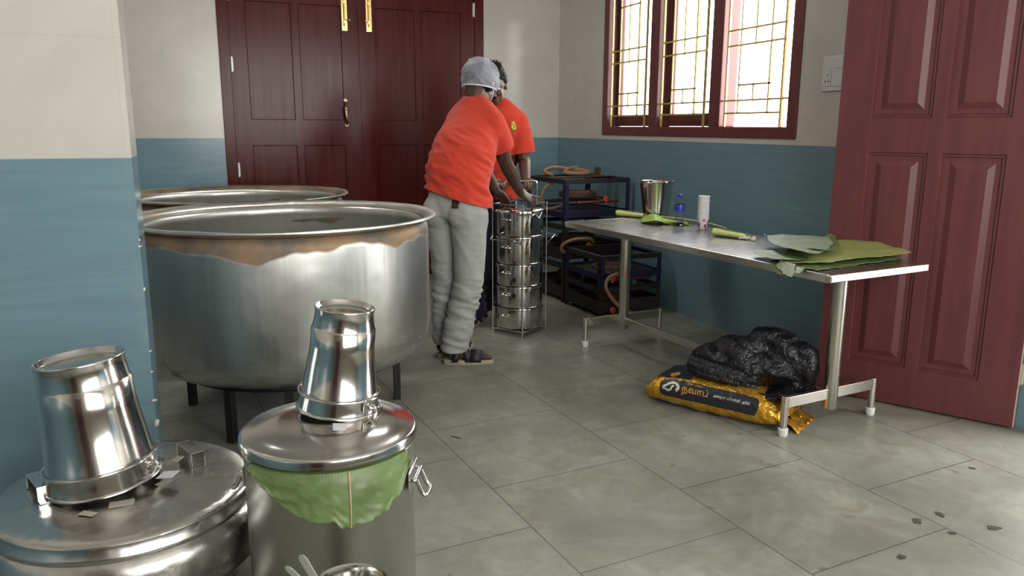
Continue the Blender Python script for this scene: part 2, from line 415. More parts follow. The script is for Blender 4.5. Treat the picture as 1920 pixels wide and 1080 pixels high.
# ------------------------------------------------------------------ window
wd = empty('window_1', (XR, 3.67, 1.285), kind='structure')
WW, WH = 2.365, 1.335
bm = B(); fr = 0.08
box(bm, -0.012, 0.12, 0, fr, 0, WH); box(bm, -0.012, 0.12, WW-fr, WW, 0, WH); box(bm, -0.012, 0.12, fr, WW-fr, 0, 0.07); box(bm, -0.012, 0.12, fr, WW-fr, WH-0.07, WH)
lw = (WW-2*fr-0.24)/3
lights = [(fr+i*(lw+0.12), fr+i*(lw+0.12)+lw) for i in range(3)]
for i in (0, 1): box(bm, -0.008, 0.12, lights[i][1], lights[i][1]+0.12, 0.07, WH-0.07)
mk('window_frame', bm, M_WIN, wd, bevel=0.005)
t = NT('window_glass'); t.p(Base_Color=(1, 1, 1), Roughness=0.02, Transmission_Weight=1.0, IOR=1.02, Specular_IOR_Level=0.3); M_GLASS = t.m
for i in (1, 2):
    a, b = lights[i]; bm = B(); s_ = 0.07; z0, z1 = 0.072, WH-0.072
    box(bm, 0.075, 0.11, a, a+s_, z0, z1); box(bm, 0.075, 0.11, b-s_, b, z0, z1); box(bm, 0.075, 0.11, a+s_, b-s_, z0, z0+0.09); box(bm, 0.075, 0.11, a+s_, b-s_, z1-0.09, z1)
    so = mk('window_sash', bm, M_WIN, wd, bevel=0.004)
    bm = B(); box(bm, 0.090, 0.094, a+s_, b-s_, z0+0.09, z1-0.09); mk('pane', bm, M_GLASS, so, smooth=False)
    bm = B(); tube(bm, spl([(0.075, a+0.035, 0.50), (0.045, a+0.035, 0.49), (0.045, a+0.035, 0.44), (0.075, a+0.035, 0.43)], 5), 0.006, 8); mk('sash_handle', bm, M_HINGE, so)
for i, (a, b) in enumerate(lights):
    bm = B(); W_ = b-a; fx = lambda t_: b-t_*W_
    def bar(p0, p1, r=0.0055): box(bm, 0.010-r, 0.010+r, min(p0[0], p1[0])-r, max(p0[0], p1[0])+r, min(p0[1], p1[1])-r, max(p0[1], p1[1])+r)
    A1, A2, A3, A4, A5 = fx(0.06), fx(0.26), fx(0.48), fx(0.70), fx(0.88)
    top = WH-0.075; h = [0.155, 0.235, 0.33, 0.575, 0.67]
    mir = [top-(q-0.07) for q in h]
    bar((A1, 0.07), (A1, top), 0.0065); bar((A5, 0.07), (A5, top), 0.0065)
    bar((A2, h[0]), (A2, mir[0])); bar((A4, h[0]), (A4, mir[0])); bar((A3, h[1]), (A3, h[2])); bar((A3, h[3]), (A3, mir[1]))
    for z in (h[0], mir[0]): bar((A1, z), (A5, z))
    for z in (h[1], mir[1]): bar((a, z), (b, z))
    bar((A2, h[2]), (A4, h[2])); bar((A2, mir[2]), (A4, mir[2])); bar((A1, h[3]), (A5, h[3])); bar((A1, h[4]), (A5, h[4]))
    for y in (A2, A3, A4, A5, A1):
        for z in (h[1], h[3], h[4]): ell(bm, (0.010, y, z), .011, .011, .011, seg=8, rings=6)
    mk('grille', bm, M_GOLD, wd, smooth=False)

# socket plate on the right wall
sk = empty('wall_socket', (XR, 3.42, 1.60), 'white modular electrical socket plate on the tiled wall beside the open maroon door', 'socket')
bm = B(); box(bm, -0.010, 0.0, -0.14, 0.07, -0.055, 0.13); mk('face_plate', bm, M_PLASTIC, sk, bevel=0.004)
bm = B(); box(bm, -0.013, -0.009, 0.0, 0.055, -0.03, 0.06); mk('socket_module', bm, M_PLASTIC, sk, bevel=0.002)
for y, z in ((0.028, 0.03), (0.016, -0.002), (0.040, -0.002)):
    bm = B(); ell(bm, (-0.0125, y, z), .0015, .004, .005 if z > 0 else .007); mk('socket_hole', bm, M_BLACKHOLE, sk)
for z in (-0.03, 0.065):
    bm = B(); box(bm, -0.013, -0.009, -0.13, -0.012, z, z+0.055); mk('switch_rocker', bm, M_PLASTIC, sk, bevel=0.003)

# tube lamp on the front wall (its streak shows in the tiles)
t = NT('lit_tube'); t.t.nodes.remove(t.b); em_ = t.n('Emission', {'Color': (1.0, 0.98, 0.93, 1), 'Strength': 30.0}); t.t.links.new(em_.outputs[0], t.out.inputs[0]); M_LIT = t.m
e = empty('tube_lamp', (-0.16, YF, 3.0), 'white fluorescent tube lamp on the wall behind the camera', 'lamp')
bm = B(); box(bm, -0.32, 0.32, 0.0, 0.035, -0.02, 0.03); mk('fitting', bm, M_PLASTIC, e, bevel=0.003)
bm = B(); tube(bm, [(-0.29, 0.055, 0), (0.29, 0.055, 0)], 0.014, 12); mk('tube', bm, M_LIT, e)

# ------------------------------------------------------------------ metals
M_SS = steel('polished_steel', (0.66, 0.64, 0.61), 0.14, 0.45, 0.06, 0.06)
M_SS2 = steel('worn_steel_lid', (0.60, 0.58, 0.55), 0.24, 0.3, 0.10, 0.30, 9.0, dirt=(0.30, 0.24, 0.15))
M_SS3 = steel('dull_steel_drum', (0.50, 0.50, 0.47), 0.30, 0.5, 0.08, 0.05, brushed=0.08)
M_TUBE = steel('table_steel', (0.66, 0.63, 0.56), 0.26, 0.2, 0.06, 0.03)
M_TOP = steel('table_top_steel', (0.46, 0.45, 0.45), 0.27, 0.0, 0.04, 0.015, 3.0)
M_PAPER = simple('white_paper', (0.75, 0.76, 0.78), 0.7, var=0.1, vs=30)
M_IRON = simple('black_iron', (0.018, 0.017, 0.016), 0.55, 0.4, bump=0.2)

def m_pot():
    t = NT('aluminium_pot'); v = t.obj(); s = t.sep(v); z = s[2]
    ang_ = t.math('ARCTAN2', s[1], s[0])
    st = t.noise(t.comb(t.math('MULTIPLY', s[0], 5.0), t.math('MULTIPLY', s[1], 5.0), t.math('MULTIPLY', z, 0.5)), 1.4, 3, 0.6)
    c = t.mix(st, (0.46, 0.47, 0.455), (0.74, 0.74, 0.70))
    fine = t.noise(v, 35, 4, 0.7)
    c = t.mix(t.math('MULTIPLY', t.ramp(fine, (0.6, 0.0), (0.75, 1.0)), 0.15), c, (0.35, 0.35, 0.34))
    # scorched brown band with hanging scallops below the rim
    sc = t.noise(t.comb(t.math('MULTIPLY', ang_, 1.0), 0.0, 0.0), 1.3, 3, 0.5)
    lim = t.math('SUBTRACT', 0.632, t.math('MULTIPLY', t.ramp(sc, (0.35, 0.0), (0.72, 1.0)), 0.10))
    band = t.ramp(t.math('MULTIPLY', t.math('SUBTRACT', z, lim), 28.0), (0.0, 0.0), (0.35, 1.0))
    low = t.math('LESS_THAN', z, 0.664)
    band = t.math('MULTIPLY', band, low)
    outer = t.math('GREATER_THAN', t.math('POWER', t.math('ADD', t.math('MULTIPLY', s[0], s[0]), t.math('MULTIPLY', s[1], s[1])), 0.5), 0.640)
    band = t.math('MULTIPLY', band, outer)
    edge = t.ramp(t.noise(v, 5, 3), (0.4, (0.045, 0.032, 0.020)), (0.62, (0.26, 0.14, 0.045)))
    c = t.mix(t.math('MULTIPLY', band, 0.85), c, edge)
    # soot smears near the base
    n3 = t.noise(t.scale(v, (1, 1, 2.0)), 7.0, 5, 0.65, 1.0)
    lowm = t.ramp(z, (0.0, 1.0), (0.20, 0.0))
    soot = t.math('MULTIPLY', t.ramp(n3, (0.53, 0.0), (0.60, 1.0)), lowm)
    vlow = t.math('MULTIPLY', t.ramp(t.math('ADD', z, t.math('MULTIPLY', t.noise(v, 4, 3), 0.06)), (0.03, 1.0), (0.075, 0.0)), 0.8)
    soot = t.math('MULTIPLY', t.math('MAXIMUM', soot, vlow), outer)
    c = t.mix(t.math('MULTIPLY', soot, 0.85), c, (0.05, 0.042, 0.032))
    r = t.math('ADD', t.math('MULTIPLY', fine, 0.12), 0.29)
    r = t.math('ADD', r, t.math('MULTIPLY', t.math('MAXIMUM', soot, band), 0.25))
    t.p(Base_Color=c, Roughness=r, Metallic=t.math('SUBTRACT', 1.0, t.math('MULTIPLY', t.math('MAXIMUM', soot, band), 0.6)), Anisotropic=0.6)
    t.set(t.b.inputs['Tangent'], t.n('Tangent', direction_type='RADIAL', axis='Z').outputs[0])
    t.bump(t.math('ADD', t.noise(v, 3.5, 2), t.math('MULTIPLY', t.noise(t.comb(t.math('MULTIPLY', s[0], 16.0), t.math('MULTIPLY', s[1], 16.0), t.math('MULTIPLY', z, 0.6)), 1.0, 2), 0.35)), 0.35, 0.02)
    return t.m
M_POT = m_pot()

# ------------------------------------------------------------------ two giant cooking pots on iron stands
def rotz_dent(bm, amp, sc=2.2):
    displace(bm, lambda c: amp*fbm(c, sc, 2))
def big_pot(loc, label, ztop):
    th = 0.006
    H = ztop-0.26
    out = [(0.0, 0.0), (0.30, 0.0), (0.50, 0.006), (0.60, 0.028), (0.645, 0.065), (0.666, 0.12), (0.672, 0.18), (0.672, H-0.075), (0.668, H-0.045), (0.655, H-0.026), (0.668, H-0.014), (0.690, H-0.008),
           (0.700, H-0.008), (0.708, H-0.001), (0.706, H+0.006), (0.698, H+0.008),
           (0.672, H-0.004), (0.640, H-0.022), (0.632, H-0.045), (0.636, H-0.075), (0.640, H-0.095), (0.62, H-0.10), (0.60, H-0.12), (0.655, H-0.2), (0.655, 0.18), (0.63, 0.07), (0.50, 0.02), (0.0, 0.014)]
    out = [q for q in out if not (q[0] in (0.62, 0.60) and abs(q[1]-H) < 0.13)]
    bm = B(); lathe(bm, out, 128); rotz_dent(bm, 0.004, 3.0)
    o = mk('cooking_pot', bm, M_POT, angle=50); o.location = (loc[0], loc[1], 0.26)
    return tag(o, label, 'cooking pot', 'giant aluminium cooking pots')
PA, PB = (0.352, 3.80), (0.20, 5.34)
big_pot(PA, 'giant round aluminium cooking pot in front, scorched brown below its rolled rim', 0.94)
big_pot(PB, 'giant aluminium cooking pot behind the front one, mostly hidden, against the maroon doors', 0.92)
def pot_stand(loc, label, offs):
    e = empty('iron_stand', (loc[0], loc[1], 0), label, 'stand', 'iron stands under the giant pots')
    bm = B(); hoop(bm, 0.50, 0.247, 0.012, 48); mk('ring', bm, M_IRON, e)
    for a in offs:
        a = radians(a); M = Matrix.Translation((0.50*cos(a), 0.50*sin(a), 0)) @ Matrix.Rotation(a, 4, 'Z')
        bm = B(); box(bm, -0.018, 0.018, -0.018, 0.018, 0, 0.245, M); mk('leg', bm, M_IRON, e, bevel=0.003)
pot_stand(PA, 'black iron legs carrying the front giant pot', (-128, -98, -12, 55, 100, 160))
pot_stand(PB, 'black iron legs under the rear giant pot, hidden in shadow', (-130, -60, 30, 120))

# ------------------------------------------------------------------ large insulated vessel bottom left
vx, vy = -0.238, 2.108
ve = empty('insulated_vessel', (vx, vy, 0), 'wide squat steel food vessel with stepped shoulder and riveted handles, bottom left corner', 'food container')
bm = B()
lathe(bm, [(0, 0.0), (0.305, 0.0), (0.315, 0.01), (0.318, 0.25), (0.326, 0.262), (0.330, 0.272), (0.326, 0.282), (0.330, 0.30), (0.331, 0.33), (0.326, 0.362), (0.314, 0.382), (0.306, 0.388), (0.309, 0.395), (0.306, 0.402),
           (0.300, 0.41), (0.298, 0.428), (0.285, 0.428), (0.28, 0.41), (0.28, 0.04), (0, 0.035)], 128)
rotz_dent(bm, 0.0025, 7)
mk('body', bm, M_SS2, ve, angle=60)
bm = B()
lathe(bm, [(0, 0.450), (0.10, 0.4495), (0.20, 0.446), (0.262, 0.442), (0.285, 0.440), (0.297, 0.436), (0.304, 0.432), (0.3065, 0.428), (0.304, 0.424), (0.299, 0.430), (0.28, 0.435), (0.2, 0.441), (0, 0.445)], 128)
displace(bm, lambda c: 0.004*fbm(c, 6, 2))
ld = mk('lid', bm, M_SS2, ve, angle=60)
def strap_handle(par, c, rz, L, h, wd_, m, name='lid_handle'):
    M = Matrix.Translation(c) @ Matrix.Rotation(rz, 4, 'Z'); bm = B(); t_ = 0.003
    box(bm, -L/2-0.02, -L/2, -wd_/2, wd_/2, 0, t_, M); box(bm, L/2, L/2+0.02, -wd_/2, wd_/2, 0, t_, M)
    box(bm, -L/2, -L/2+t_, -wd_/2, wd_/2, 0, h, M); box(bm, L/2-t_, L/2, -wd_/2, wd_/2, 0, h, M)
    box(bm, -L/2+t_, L/2-t_, -wd_/2, wd_/2, h-t_, h, M)
    mk(name, bm, m, par, bevel=0.001)
strap_handle(ld, Vector((-0.083-vx, 2.195-vy, 0.446)), radians(-68), 0.105, 0.038, 0.036, M_SS)
strap_handle(ld, Vector((-0.432-vx, 2.115-vy, 0.446)), radians(-68), 0.105, 0.038, 0.036, M_SS)
def loop_handle(par, ang_, r, z, wdt, out, m, name='side_handle', drop=0.0):
    M = Matrix.Rotation(ang_, 4, 'Z'); bm = B()
    # fixed rod bracket and swinging loop
    tube(bm, spl([(r, -wdt, z), (r+0.012, -wdt, z), (r+0.014, -wdt*0.8, z), (r+0.014, wdt*0.8, z), (r+0.012, wdt, z), (r, wdt, z)], 4), 0.006, 10, M=M)
    o = mk(name, bm, m, par)
    bm = B(); w2 = wdt*0.72
    tube(bm, spl([(r+0.014, -w2, z), (r+out*0.75, -w2*1.02, z-drop*0.8), (r+out, -w2*0.8, z-drop), (r+out, w2*0.8, z-drop), (r+out*0.75, w2*1.02, z-drop*0.8), (r+0.014, w2, z)], 5), 0.0055, 10, M=M)
    mk('loop', bm, m, o)
    bm = B(); box(bm, r-0.001, r+0.004, -wdt*1.25, wdt*1.25, z-0.03, z+0.022, M); mk('rivet_plate', bm, m, o, bevel=0.002)
loop_handle(ve, radians(-52), 0.3185, 0.215, 0.05, 0.055, M_SS, drop=0.03)
loop_handle(ve, radians(128), 0.3185, 0.215, 0.05, 0.055, M_SS, drop=0.03)
M_TAPE = simple('old_tape', (0.55, 0.50, 0.42), 0.5, 0.2, var=0.2)
for x, y, s_ in ((0.09, -0.045, 0.02), (0.0, -0.13, 0.028), (-0.07, -0.16, 0.02), (0.12, 0.10, 0.018)):
    M = Matrix.Translation((x, y, 0.452)) @ Matrix.Rotation(x*9, 4, 'Z')
    bm = B(); box(bm, -s_, s_, -s_*0.5, s_*0.5, -0.004, -0.0025, M)
    mk('tape_residue', bm, M_TAPE, ld, smooth=False)

# ------------------------------------------------------------------ upturned tapered buckets
def bucket_down(name, M, sc, rb, rt, H, neck, label, tagang, clipang):
    """upturned: mouth ring at z=0"""
    e = empty(name, (0, 0, 0), label, 'bucket', 'upturned steel buckets on the vessel lids')
    e.matrix_world = M
    bm = B()
    hr = 0.17*H
    lathe(bm, [(rb-0.004, 0.0), (rb, -0.002), (rb+0.004, 0.001), (rb+0.003, 0.005), (rb-0.001, 0.007), (rb-0.003, hr*0.5), (rb-0.006, hr-0.003), (rb-0.006, hr+0.003),
               (rb-0.010, hr+0.01), (rb-(rb-rt)*0.72, H*0.62), (rt+0.0085, H*0.80), (rt+0.0065, H*0.807), (rt+0.0055, H*0.82), (rt+0.002, H*0.90), (rt+0.001, H*0.96), (rt+0.003, H*0.992), (rt+0.003, H*1.0), (rt+0.001, H+0.002), (rt-0.001, H),
               (rt-0.004, H*0.965), (rt-0.010, H*0.955), (rt*0.6, H*0.960), (0, H*0.962)], 96)
    mk('bucket_wall', bm, M_SS, e, angle=50)
    bm = B(); hoop(bm, rb-0.001, hr, 0.0035, 72); mk('hoop', bm, M_SS, e)
    for a in (clipang, clipang+180):
        a = radians(a); R = Matrix.Rotation(a, 4, 'Z'); bm = B()
        box(bm, rb-0.006, rb+0.003, -0.014, 0.014, hr*0.35, hr*0.95, R)
        for y in (-0.010, 0.010): ell(bm, R @ Vector((rb+0.003, y, hr*1.05)), .004, .004, .004, seg=10, rings=6)
        tube(bm, spl([R @ Vector(q) for q in ((rb+0.002, 0, hr*0.75), (rb+0.018, 0.003, hr*0.85), (rb+0.026, 0.006, hr*0.55), (rb+0.014, 0.006, hr*0.3))], 5), 0.0035, 8)
        mk('handle_lug', bm, M_SS, e, bevel=0.001)
    # swinging bail lying against the mouth ring
    pts = []
    for k in range(25):
        a = radians(clipang)+pi*k/24
        pts.append((cos(a)*(rb+0.007), sin(a)*(rb+0.007), hr*0.62-0.022*sin(pi*k/24)*1.6+0.0))
    bm = B(); tube(bm, pts, 0.0032, 8); mk('bail_handle', bm, M_SS, e)
    a = radians(tagang); R = Matrix.Rotation(a, 4, 'Z')
    bm = B(); box(bm, rb+0.012, rb+0.055, -0.016, 0.026, -0.0015, -0.0005, R); mk('paper_tag', bm, M_PAPER, e, smooth=False)
    return e
Mb = Matrix.Translation((-0.288, 2.118, 0.4585)) @ Matrix.Rotation(radians(-5.5), 4, Vector((sin(YAW), cos(YAW), 0)))
bucket_down('steel_bucket', Mb, 1, 0.134, 0.101, 0.325, 1, 'large upturned tapered steel bucket tilted on the wide vessel lid, bottom left', -25, -32)
dx, dy = 0.250, 1.858
Mb = Matrix.Translation((0.284, 1.922, 0.6485)) @ Matrix.Rotation(radians(6.0), 4, Vector((sin(YAW), cos(YAW), 0)))
bucket_down('steel_bucket', Mb, 1, 0.102, 0.071, 0.262, 1, 'smaller upturned tapered steel bucket standing on the tall drum lid', -98, -58)

# ------------------------------------------------------------------ tall drum with lid
dr = empty('steel_drum', (dx, dy, 0), 'tall cylindrical steel drum with handles, leaf under its lid, centre foreground', 'drum')
bm = B()
lathe(bm, [(0, 0), (0.195, 0), (0.203, 0.008), (0.205, 0.02), (0.205, 0.575), (0.2075, 0.580), (0.210, 0.586), (0.2075, 0.592), (0.200, 0.590), (0.199, 0.58), (0.199, 0.03), (0, 0.02)], 128)
mk('body', bm, M_SS3, dr, angle=50)
bm = B()
lathe(bm, [(0, 0.641), (0.08, 0.641), (0.120, 0.640), (0.150, 0.6365), (0.178, 0.6300), (0.196, 0.6245), (0.206, 0.6235), (0.212, 0.6215), (0.2145, 0.617), (0.2145, 0.605), (0.2155, 0.600), (0.213, 0.598), (0.211, 0.603), (0.211, 0.616), (0.19, 0.620), (0, 0.634)], 128)
mk('lid', bm, M_SS, dr, angle=50, loc=(0, 0, 0.002))
loop_handle(dr, radians(-26), 0.2055, 0.505, 0.04, 0.040, M_SS, drop=0.045)
loop_handle(dr, radians(154), 0.2055, 0.505, 0.04, 0.040, M_SS, drop=0.045)

def m_leaf(name, c1, c2, vein=(0.35, 0.42, 0.16), rough=0.45, vs=60.0, trans=0.25):
    t = NT(name); v = t.obj(); n = t.noise(v, 9, 4, 0.6); uvn = t.n('UVMap').outputs[0]
    wv = t.n('TexWave', {'Vector': uvn, 'Scale': vs/6.283, 'Distortion': 0.3, 'Detail': 1.0}, bands_direction='Y').outputs[1]
    c = t.mix(t.ramp(n, (0.3, 0.0), (0.7, 1.0)), c1, c2)
    c = t.mix(t.math('MULTIPLY', wv, 0.04), c, vein)
    t.p(Base_Color=c, Roughness=rough, Transmission_Weight=0.0, Subsurface_Weight=0.0)
    t.bump(t.math('ADD', t.math('MULTIPLY', wv, 0.10), n), 0.2, 0.004)
    return t.m
M_BL = m_leaf('banana_leaf', (0.075, 0.120, 0.038), (0.150, 0.215, 0.075))
M_BLG = m_leaf('banana_leaf_grey', (0.20, 0.255, 0.165), (0.27, 0.33, 0.22), (0.3, 0.36, 0.25), 0.5)
M_BLO = m_leaf('banana_leaf_olive', (0.24, 0.27, 0.075), (0.31, 0.34, 0.11), (0.36, 0.38, 0.15), 0.5)
M_BLD = m_leaf('banana_leaf_dark', (0.05, 0.11, 0.03), (0.09, 0.17, 0.05))
M_BLB = m_leaf('banana_leaf_bright', (0.22, 0.38, 0.04), (0.36, 0.50, 0.09), (0.5, 0.6, 0.2))
M_BLY = m_leaf('banana_leaf_pale', (0.44, 0.52, 0.10), (0.58, 0.62, 0.20), (0.65, 0.7, 0.3))
M_RIB = simple('leaf_midrib', (0.40, 0.30, 0.17), 0.5)

# leaf hanging from under the drum lid: conforms to the drum wall
def drum_leaf():
    nu, nv = 60, 34
    bm = B(); uv = bm.loops.layers.uv.new('UVMap'); g = []
    a0, a1 = radians(-156), radians(-42)
    prof = [(0.0, 0.006), (0.06, 0.022), (0.12, 0.030), (0.16, 0.052), (0.26, 0.078), (0.36, 0.100), (0.46, 0.112), (0.50, 0.108), (0.55, 0.124), (0.60, 0.134), (0.63, 0.126), (0.68, 0.128), (0.74, 0.118), (0.80, 0.116), (0.86, 0.092), (0.91, 0.086), (0.95, 0.050), (1.0, 0.016)]
    def dep(u):
        for (x0, y0), (x1, y1) in zip(prof, prof[1:]):
            if u <= x1: return y0+(y1-y0)*(u-x0)/(x1-x0)
        return prof[-1][1]
    for i in range(nu+1):
        u = i/nu; a = a0+(a1-a0)*u; D_ = dep(u)*0.97+0.010*noise.noise((u*30, 0, 0)); row = []
        for j in range(nv+1):
            t_ = j/nv
            if t_ < 0.18:   # under the lid, lying over the rim
                s_ = t_/0.18; r = 0.196+0.0165*s_; z = 0.5955-0.003*s_
            else:
                s_ = (t_-0.18)/0.82; r = 0.2130+0.004*min(1, s_*6)+0.016*(0.6-abs(noise.noise((u*6+s_*2, s_*1.5, 1))))*min(1, 3*s_)+0.006*abs(noise.noise((u*19-s_*5, s_*3, 4)))*s_+0.012*s_*s_; z = 0.5925-s_*D_
                aa = a+(radians(-96)-a)*0.10*s_
                if True: row.append(bm.verts.new((r*cos(aa), r*sin(aa), z))); continue
            row.append(bm.verts.new((r*cos(a), r*sin(a), z)))
        g.append(row)
    for i in range(nu):
        for j in range(nv):
            f = bm.faces.new((g[i][j], g[i+1][j], g[i+1][j+1], g[i][j+1]))
            for l, (uu, vv) in zip(f.loops, ((i, j), (i+1, j), (i+1, j+1), (i, j+1))): l[uv].uv = (vv/nv*0.5, uu/nu*2)
    o = mk('banana_leaf', bm, M_BL, loc=(dx, dy, 0)); s = o.modifiers.new('s', 'SOLIDIFY'); s.thickness = 0.0008
    tag(o, 'green banana leaf hanging from under the tall drum lid', 'leaf')
    ip = int(nu*0.60); bm = B()
    a = a0+(a1-a0)*0.60; P_ = []
    for j in range(14):
        s_ = j/13; D_ = dep(0.60)*0.97; aa = a+(radians(-96)-a)*0.10*s_
        r = 0.2130+0.004*min(1, s_*6)+0.016*(0.6-abs(noise.noise((0.6*6+s_*2, s_*1.5, 1))))*min(1, 3*s_)+0.006*abs(noise.noise((0.6*19-s_*5, s_*3, 4)))*s_+0.012*s_*s_+0.0012
        P_.append((r*cos(aa), r*sin(aa), 0.592-s_*D_*0.97))
    tube(bm, P_, [0.0032-0.0018*i/13 for i in range(14)], 8); mk('midrib', bm, M_RIB, o)
drum_leaf()

# ------------------------------------------------------------------ serving vessel with ladles, bottom edge
sx, sy = 0.232, 1.515
e = empty('serving_vessel', (sx, sy, 0), 'small round steel vessel whose open rim shows at the bottom edge before the drum', 'vessel')
bm = B(); lathe(bm, [(0, 0), (0.062, 0), (0.066, 0.01), (0.072, 0.375), (0.078, 0.39), (0.081, 0.394), (0.079, 0.398), (0.074, 0.395), (0.069, 0.38), (0.062, 0.012), (0, 0.010)], 72)
mk('body', bm, M_SS, e)
bm = B(); hoop(bm, 0.0705, 0.30, 0.002, 48); mk('hoop', bm, M_SS, e)
M_SPN = simple('scratched_steel', (0.70, 0.74, 0.68), 0.35, 0.85, var=0.1, bump=0.1)
for lab, p0, p1, w_ in (('longer steel ladle handle rising left from the serving vessel', (0.222, 1.475, 0.30), (0.1325, 1.507, 0.490), 0.0095),
                        ('shorter steel ladle handle leaning far left from the serving vessel', (0.218, 1.502, 0.316), (0.1037, 1.518, 0.464), 0.0075)):
    p0, p1 = Vector(p0), Vector(p1); d = (p1-p0).normalized(); L = (p1-p0).length
    e = empty('ladle', p0, lab, 'ladle', 'ladles in the serving vessel')
    R = d.to_track_quat('Z', 'Y').to_matrix().to_4x4()
    yv = R.inverted() @ Vector((sin(YAW), cos(YAW), 0.2)); R = R @ Matrix.Rotation(atan2(yv.y, yv.x)-pi/2, 4, 'Z')
    bm = B(); pts = [(-w_, 0), (w_, 0)]
    secs = [((0, 0, 0.02), (w_*0.6, 0, 0), (0, 0.0015, 0)), ((0, 0, L*0.5), (w_*0.8, 0, 0), (0, 0.0012, 0)), ((0, 0, L-0.012), (w_, 0, 0), (0, 0.0012, 0)), ((0, 0, L-0.004), (w_*0.8, 0, 0), (0, 0.0012, 0)), ((0, 0, L), (w_*0.35, 0, 0), (0, 0.001, 0))]
    loft(bm, secs, 16, 0.6); bmesh.ops.transform(bm, matrix=R, verts=bm.verts)
    mk('handle', bm, M_SPN, e)
    bm = B(); rr = 0.021
    lathe(bm, [(0, -rr*0.6), (rr*0.5, -rr*0.52), (rr*0.85, -rr*0.25), (rr, 0), (rr*0.96, 0), (rr*0.8, -rr*0.2), (0, -rr*0.5)], 24)
    bmesh.ops.transform(bm, matrix=R @ Matrix.Translation((0, -0.004, 0.01)), verts=bm.verts)
    mk('bowl', bm, M_SPN, e)

# ------------------------------------------------------------------ steel table
TX, TY, TA = 2.514, 3.428, radians(6.1)
tb = empty('steel_table', (TX, TY, 0), 'long stainless steel table on two posts with splayed feet, along the right wall', 'table', rz=TA)
TMI = (Matrix.Translation((TX, TY, 0)) @ Matrix.Rotation(TA, 4, 'Z')).inverted()
TW, TL = 0.302, 1.008
bm = B(); box(bm, -TW, TW, -TL, TL, 0.764, 0.770); mk('tabletop', bm, M_TOP, tb, bevel=0.002)
bm = B(); box(bm, -TW-0.004, -TW+0.002, -TL+0.006, TL-0.006, 0.734, 0.7695); box(bm, TW-0.002, TW+0.004, -TL+0.006, TL-0.006, 0.734, 0.7695)
mk('side_rim', bm, M_TUBE, tb, bevel=0.003)
for s_ in (-1, 1):
    bm = B(); box(bm, -TW-0.006, TW+0.006, s_*TL-0.014, s_*TL+0.014, 0.736, 0.7705); mk('end_rim', bm, M_TUBE, tb, bevel=0.007, seg=3)
colp = [TMI @ Vector((2.632, 2.635, 0)), TMI @ Vector((2.440, 4.245, 0))]
cx_ = (colp[0].x+colp[1].x)/2
for cy in (colp[0].y, colp[1].y):
    bm = B(); lathe(bm, [(0, 0.085), (0.031, 0.085), (0.0325, 0.088), (0.0325, 0.736), (0, 0.736)], 40, cx_, cy)
    po = mk('post', bm, M_TUBE, tb)
    for s_ in (-1, 1):
        x0, x1 = (cx_+0.028, cx_+0.285) if s_ > 0 else (cx_-0.285, cx_-0.028)
        bm = B(); box(bm, x0, x1, cy-0.012, cy+0.012, 0.132, 0.182); ft = mk('foot_bar', bm, M_TUBE, tb, bevel=0.002)
        fx_ = cx_+s_*0.288
        bm = B(); lathe(bm, [(0, 0.03), (0.0165, 0.03), (0.0165, 0.184), (0.015, 0.1855), (0, 0.1855)], 28, fx_, cy); mk('leg', bm, M_TUBE, tb)
        bm = B(); lathe(bm, [(0, 0.0), (0.017, 0.0), (0.021, 0.008), (0.0225, 0.035), (0.018, 0.038), (0, 0.038)], 28, fx_, cy); mk('foot_cap', bm, M_PLASTIC, tb)
bm = B(); box(bm, cx_-0.012, cx_+0.012, colp[0].y+0.025, colp[1].y-0.025, 0.120, 0.160); mk('stretcher', bm, M_TUBE, tb, bevel=0.002)
for cy in (colp[0].y, colp[1].y):
    bm = B(); box(bm, -0.28, 0.28, cy-0.02, cy+0.02, 0.736, 0.7635); mk('under_bracket', bm, M_TUBE, tb)

# ------------------------------------------------------------------ leaves on the table
ZT = 0.7712
def leaf_sheet(name, pts, z0, m, label, fn=None, group='banana leaf pieces on the table', n=26, th=0.0012, jag=0.010, straight=True):
    """irregular flat leaf cut to an outline, with its own waves; pts in room metres"""
    P = [Vector((x, y)) for x, y in pts]
    dense = spl([(q.x, q.y, 0) for q in P], 5, closed=True) if not straight else [V3.lerp(W3, k_/8) for V3, W3 in zip([Vector((q.x, q.y, 0)) for q in P], [Vector((q.x, q.y, 0)) for q in P[1:]+P[:1]]) for k_ in range(8)]
    dense = [Vector((q.x+jag*noise.noise((q.x*60, q.y*60, 3)), q.y+jag*noise.noise((q.x*60, q.y*60, 9)), 0)) for q in dense]
    c = sum(dense, Vector())/len(dense)
    bm = B(); uv = bm.loops.layers.uv.new('UVMap')
    rings = []
    for i in range(1, n+1): rings.append([bm.verts.new(c+(q-c)*(i/n)) for q in dense])
    c0 = bm.verts.new(c); m_ = len(dense)
    for k in range(m_): bm.faces.new((c0, rings[0][k], rings[0][(k+1) % m_]))
    for A, Q in zip(rings, rings[1:]):
        for k in range(m_): bm.faces.new((A[k], A[(k+1) % m_], Q[(k+1) % m_], Q[k]))
    for v in bm.verts:
        rel = (v.co-c); e_ = min(1.0, rel.length/0.3)
        v.co.z = z0+(fn(v.co, e_) if fn else 0.0)+max(0, 0.003*e_*(1+noise.noise(v.co*9)))
    for f in bm.faces:
        for l in f.loops: l[uv].uv = (l.vert.co.x, l.vert.co.y*1.5+l.vert.co.x*0.8)
    for v in bm.verts: v.co -= Vector((c.x, c.y, z0))
    o = mk(name, bm, m, loc=(c.x, c.y, z0)); s = o.modifiers.new('s', 'SOLIDIFY'); s.thickness = th; s.offset = 1
    return tag(o, label, 'leaf', group)
edgex = lambda p: (TMI @ Vector((p.x, p.y, 0)))
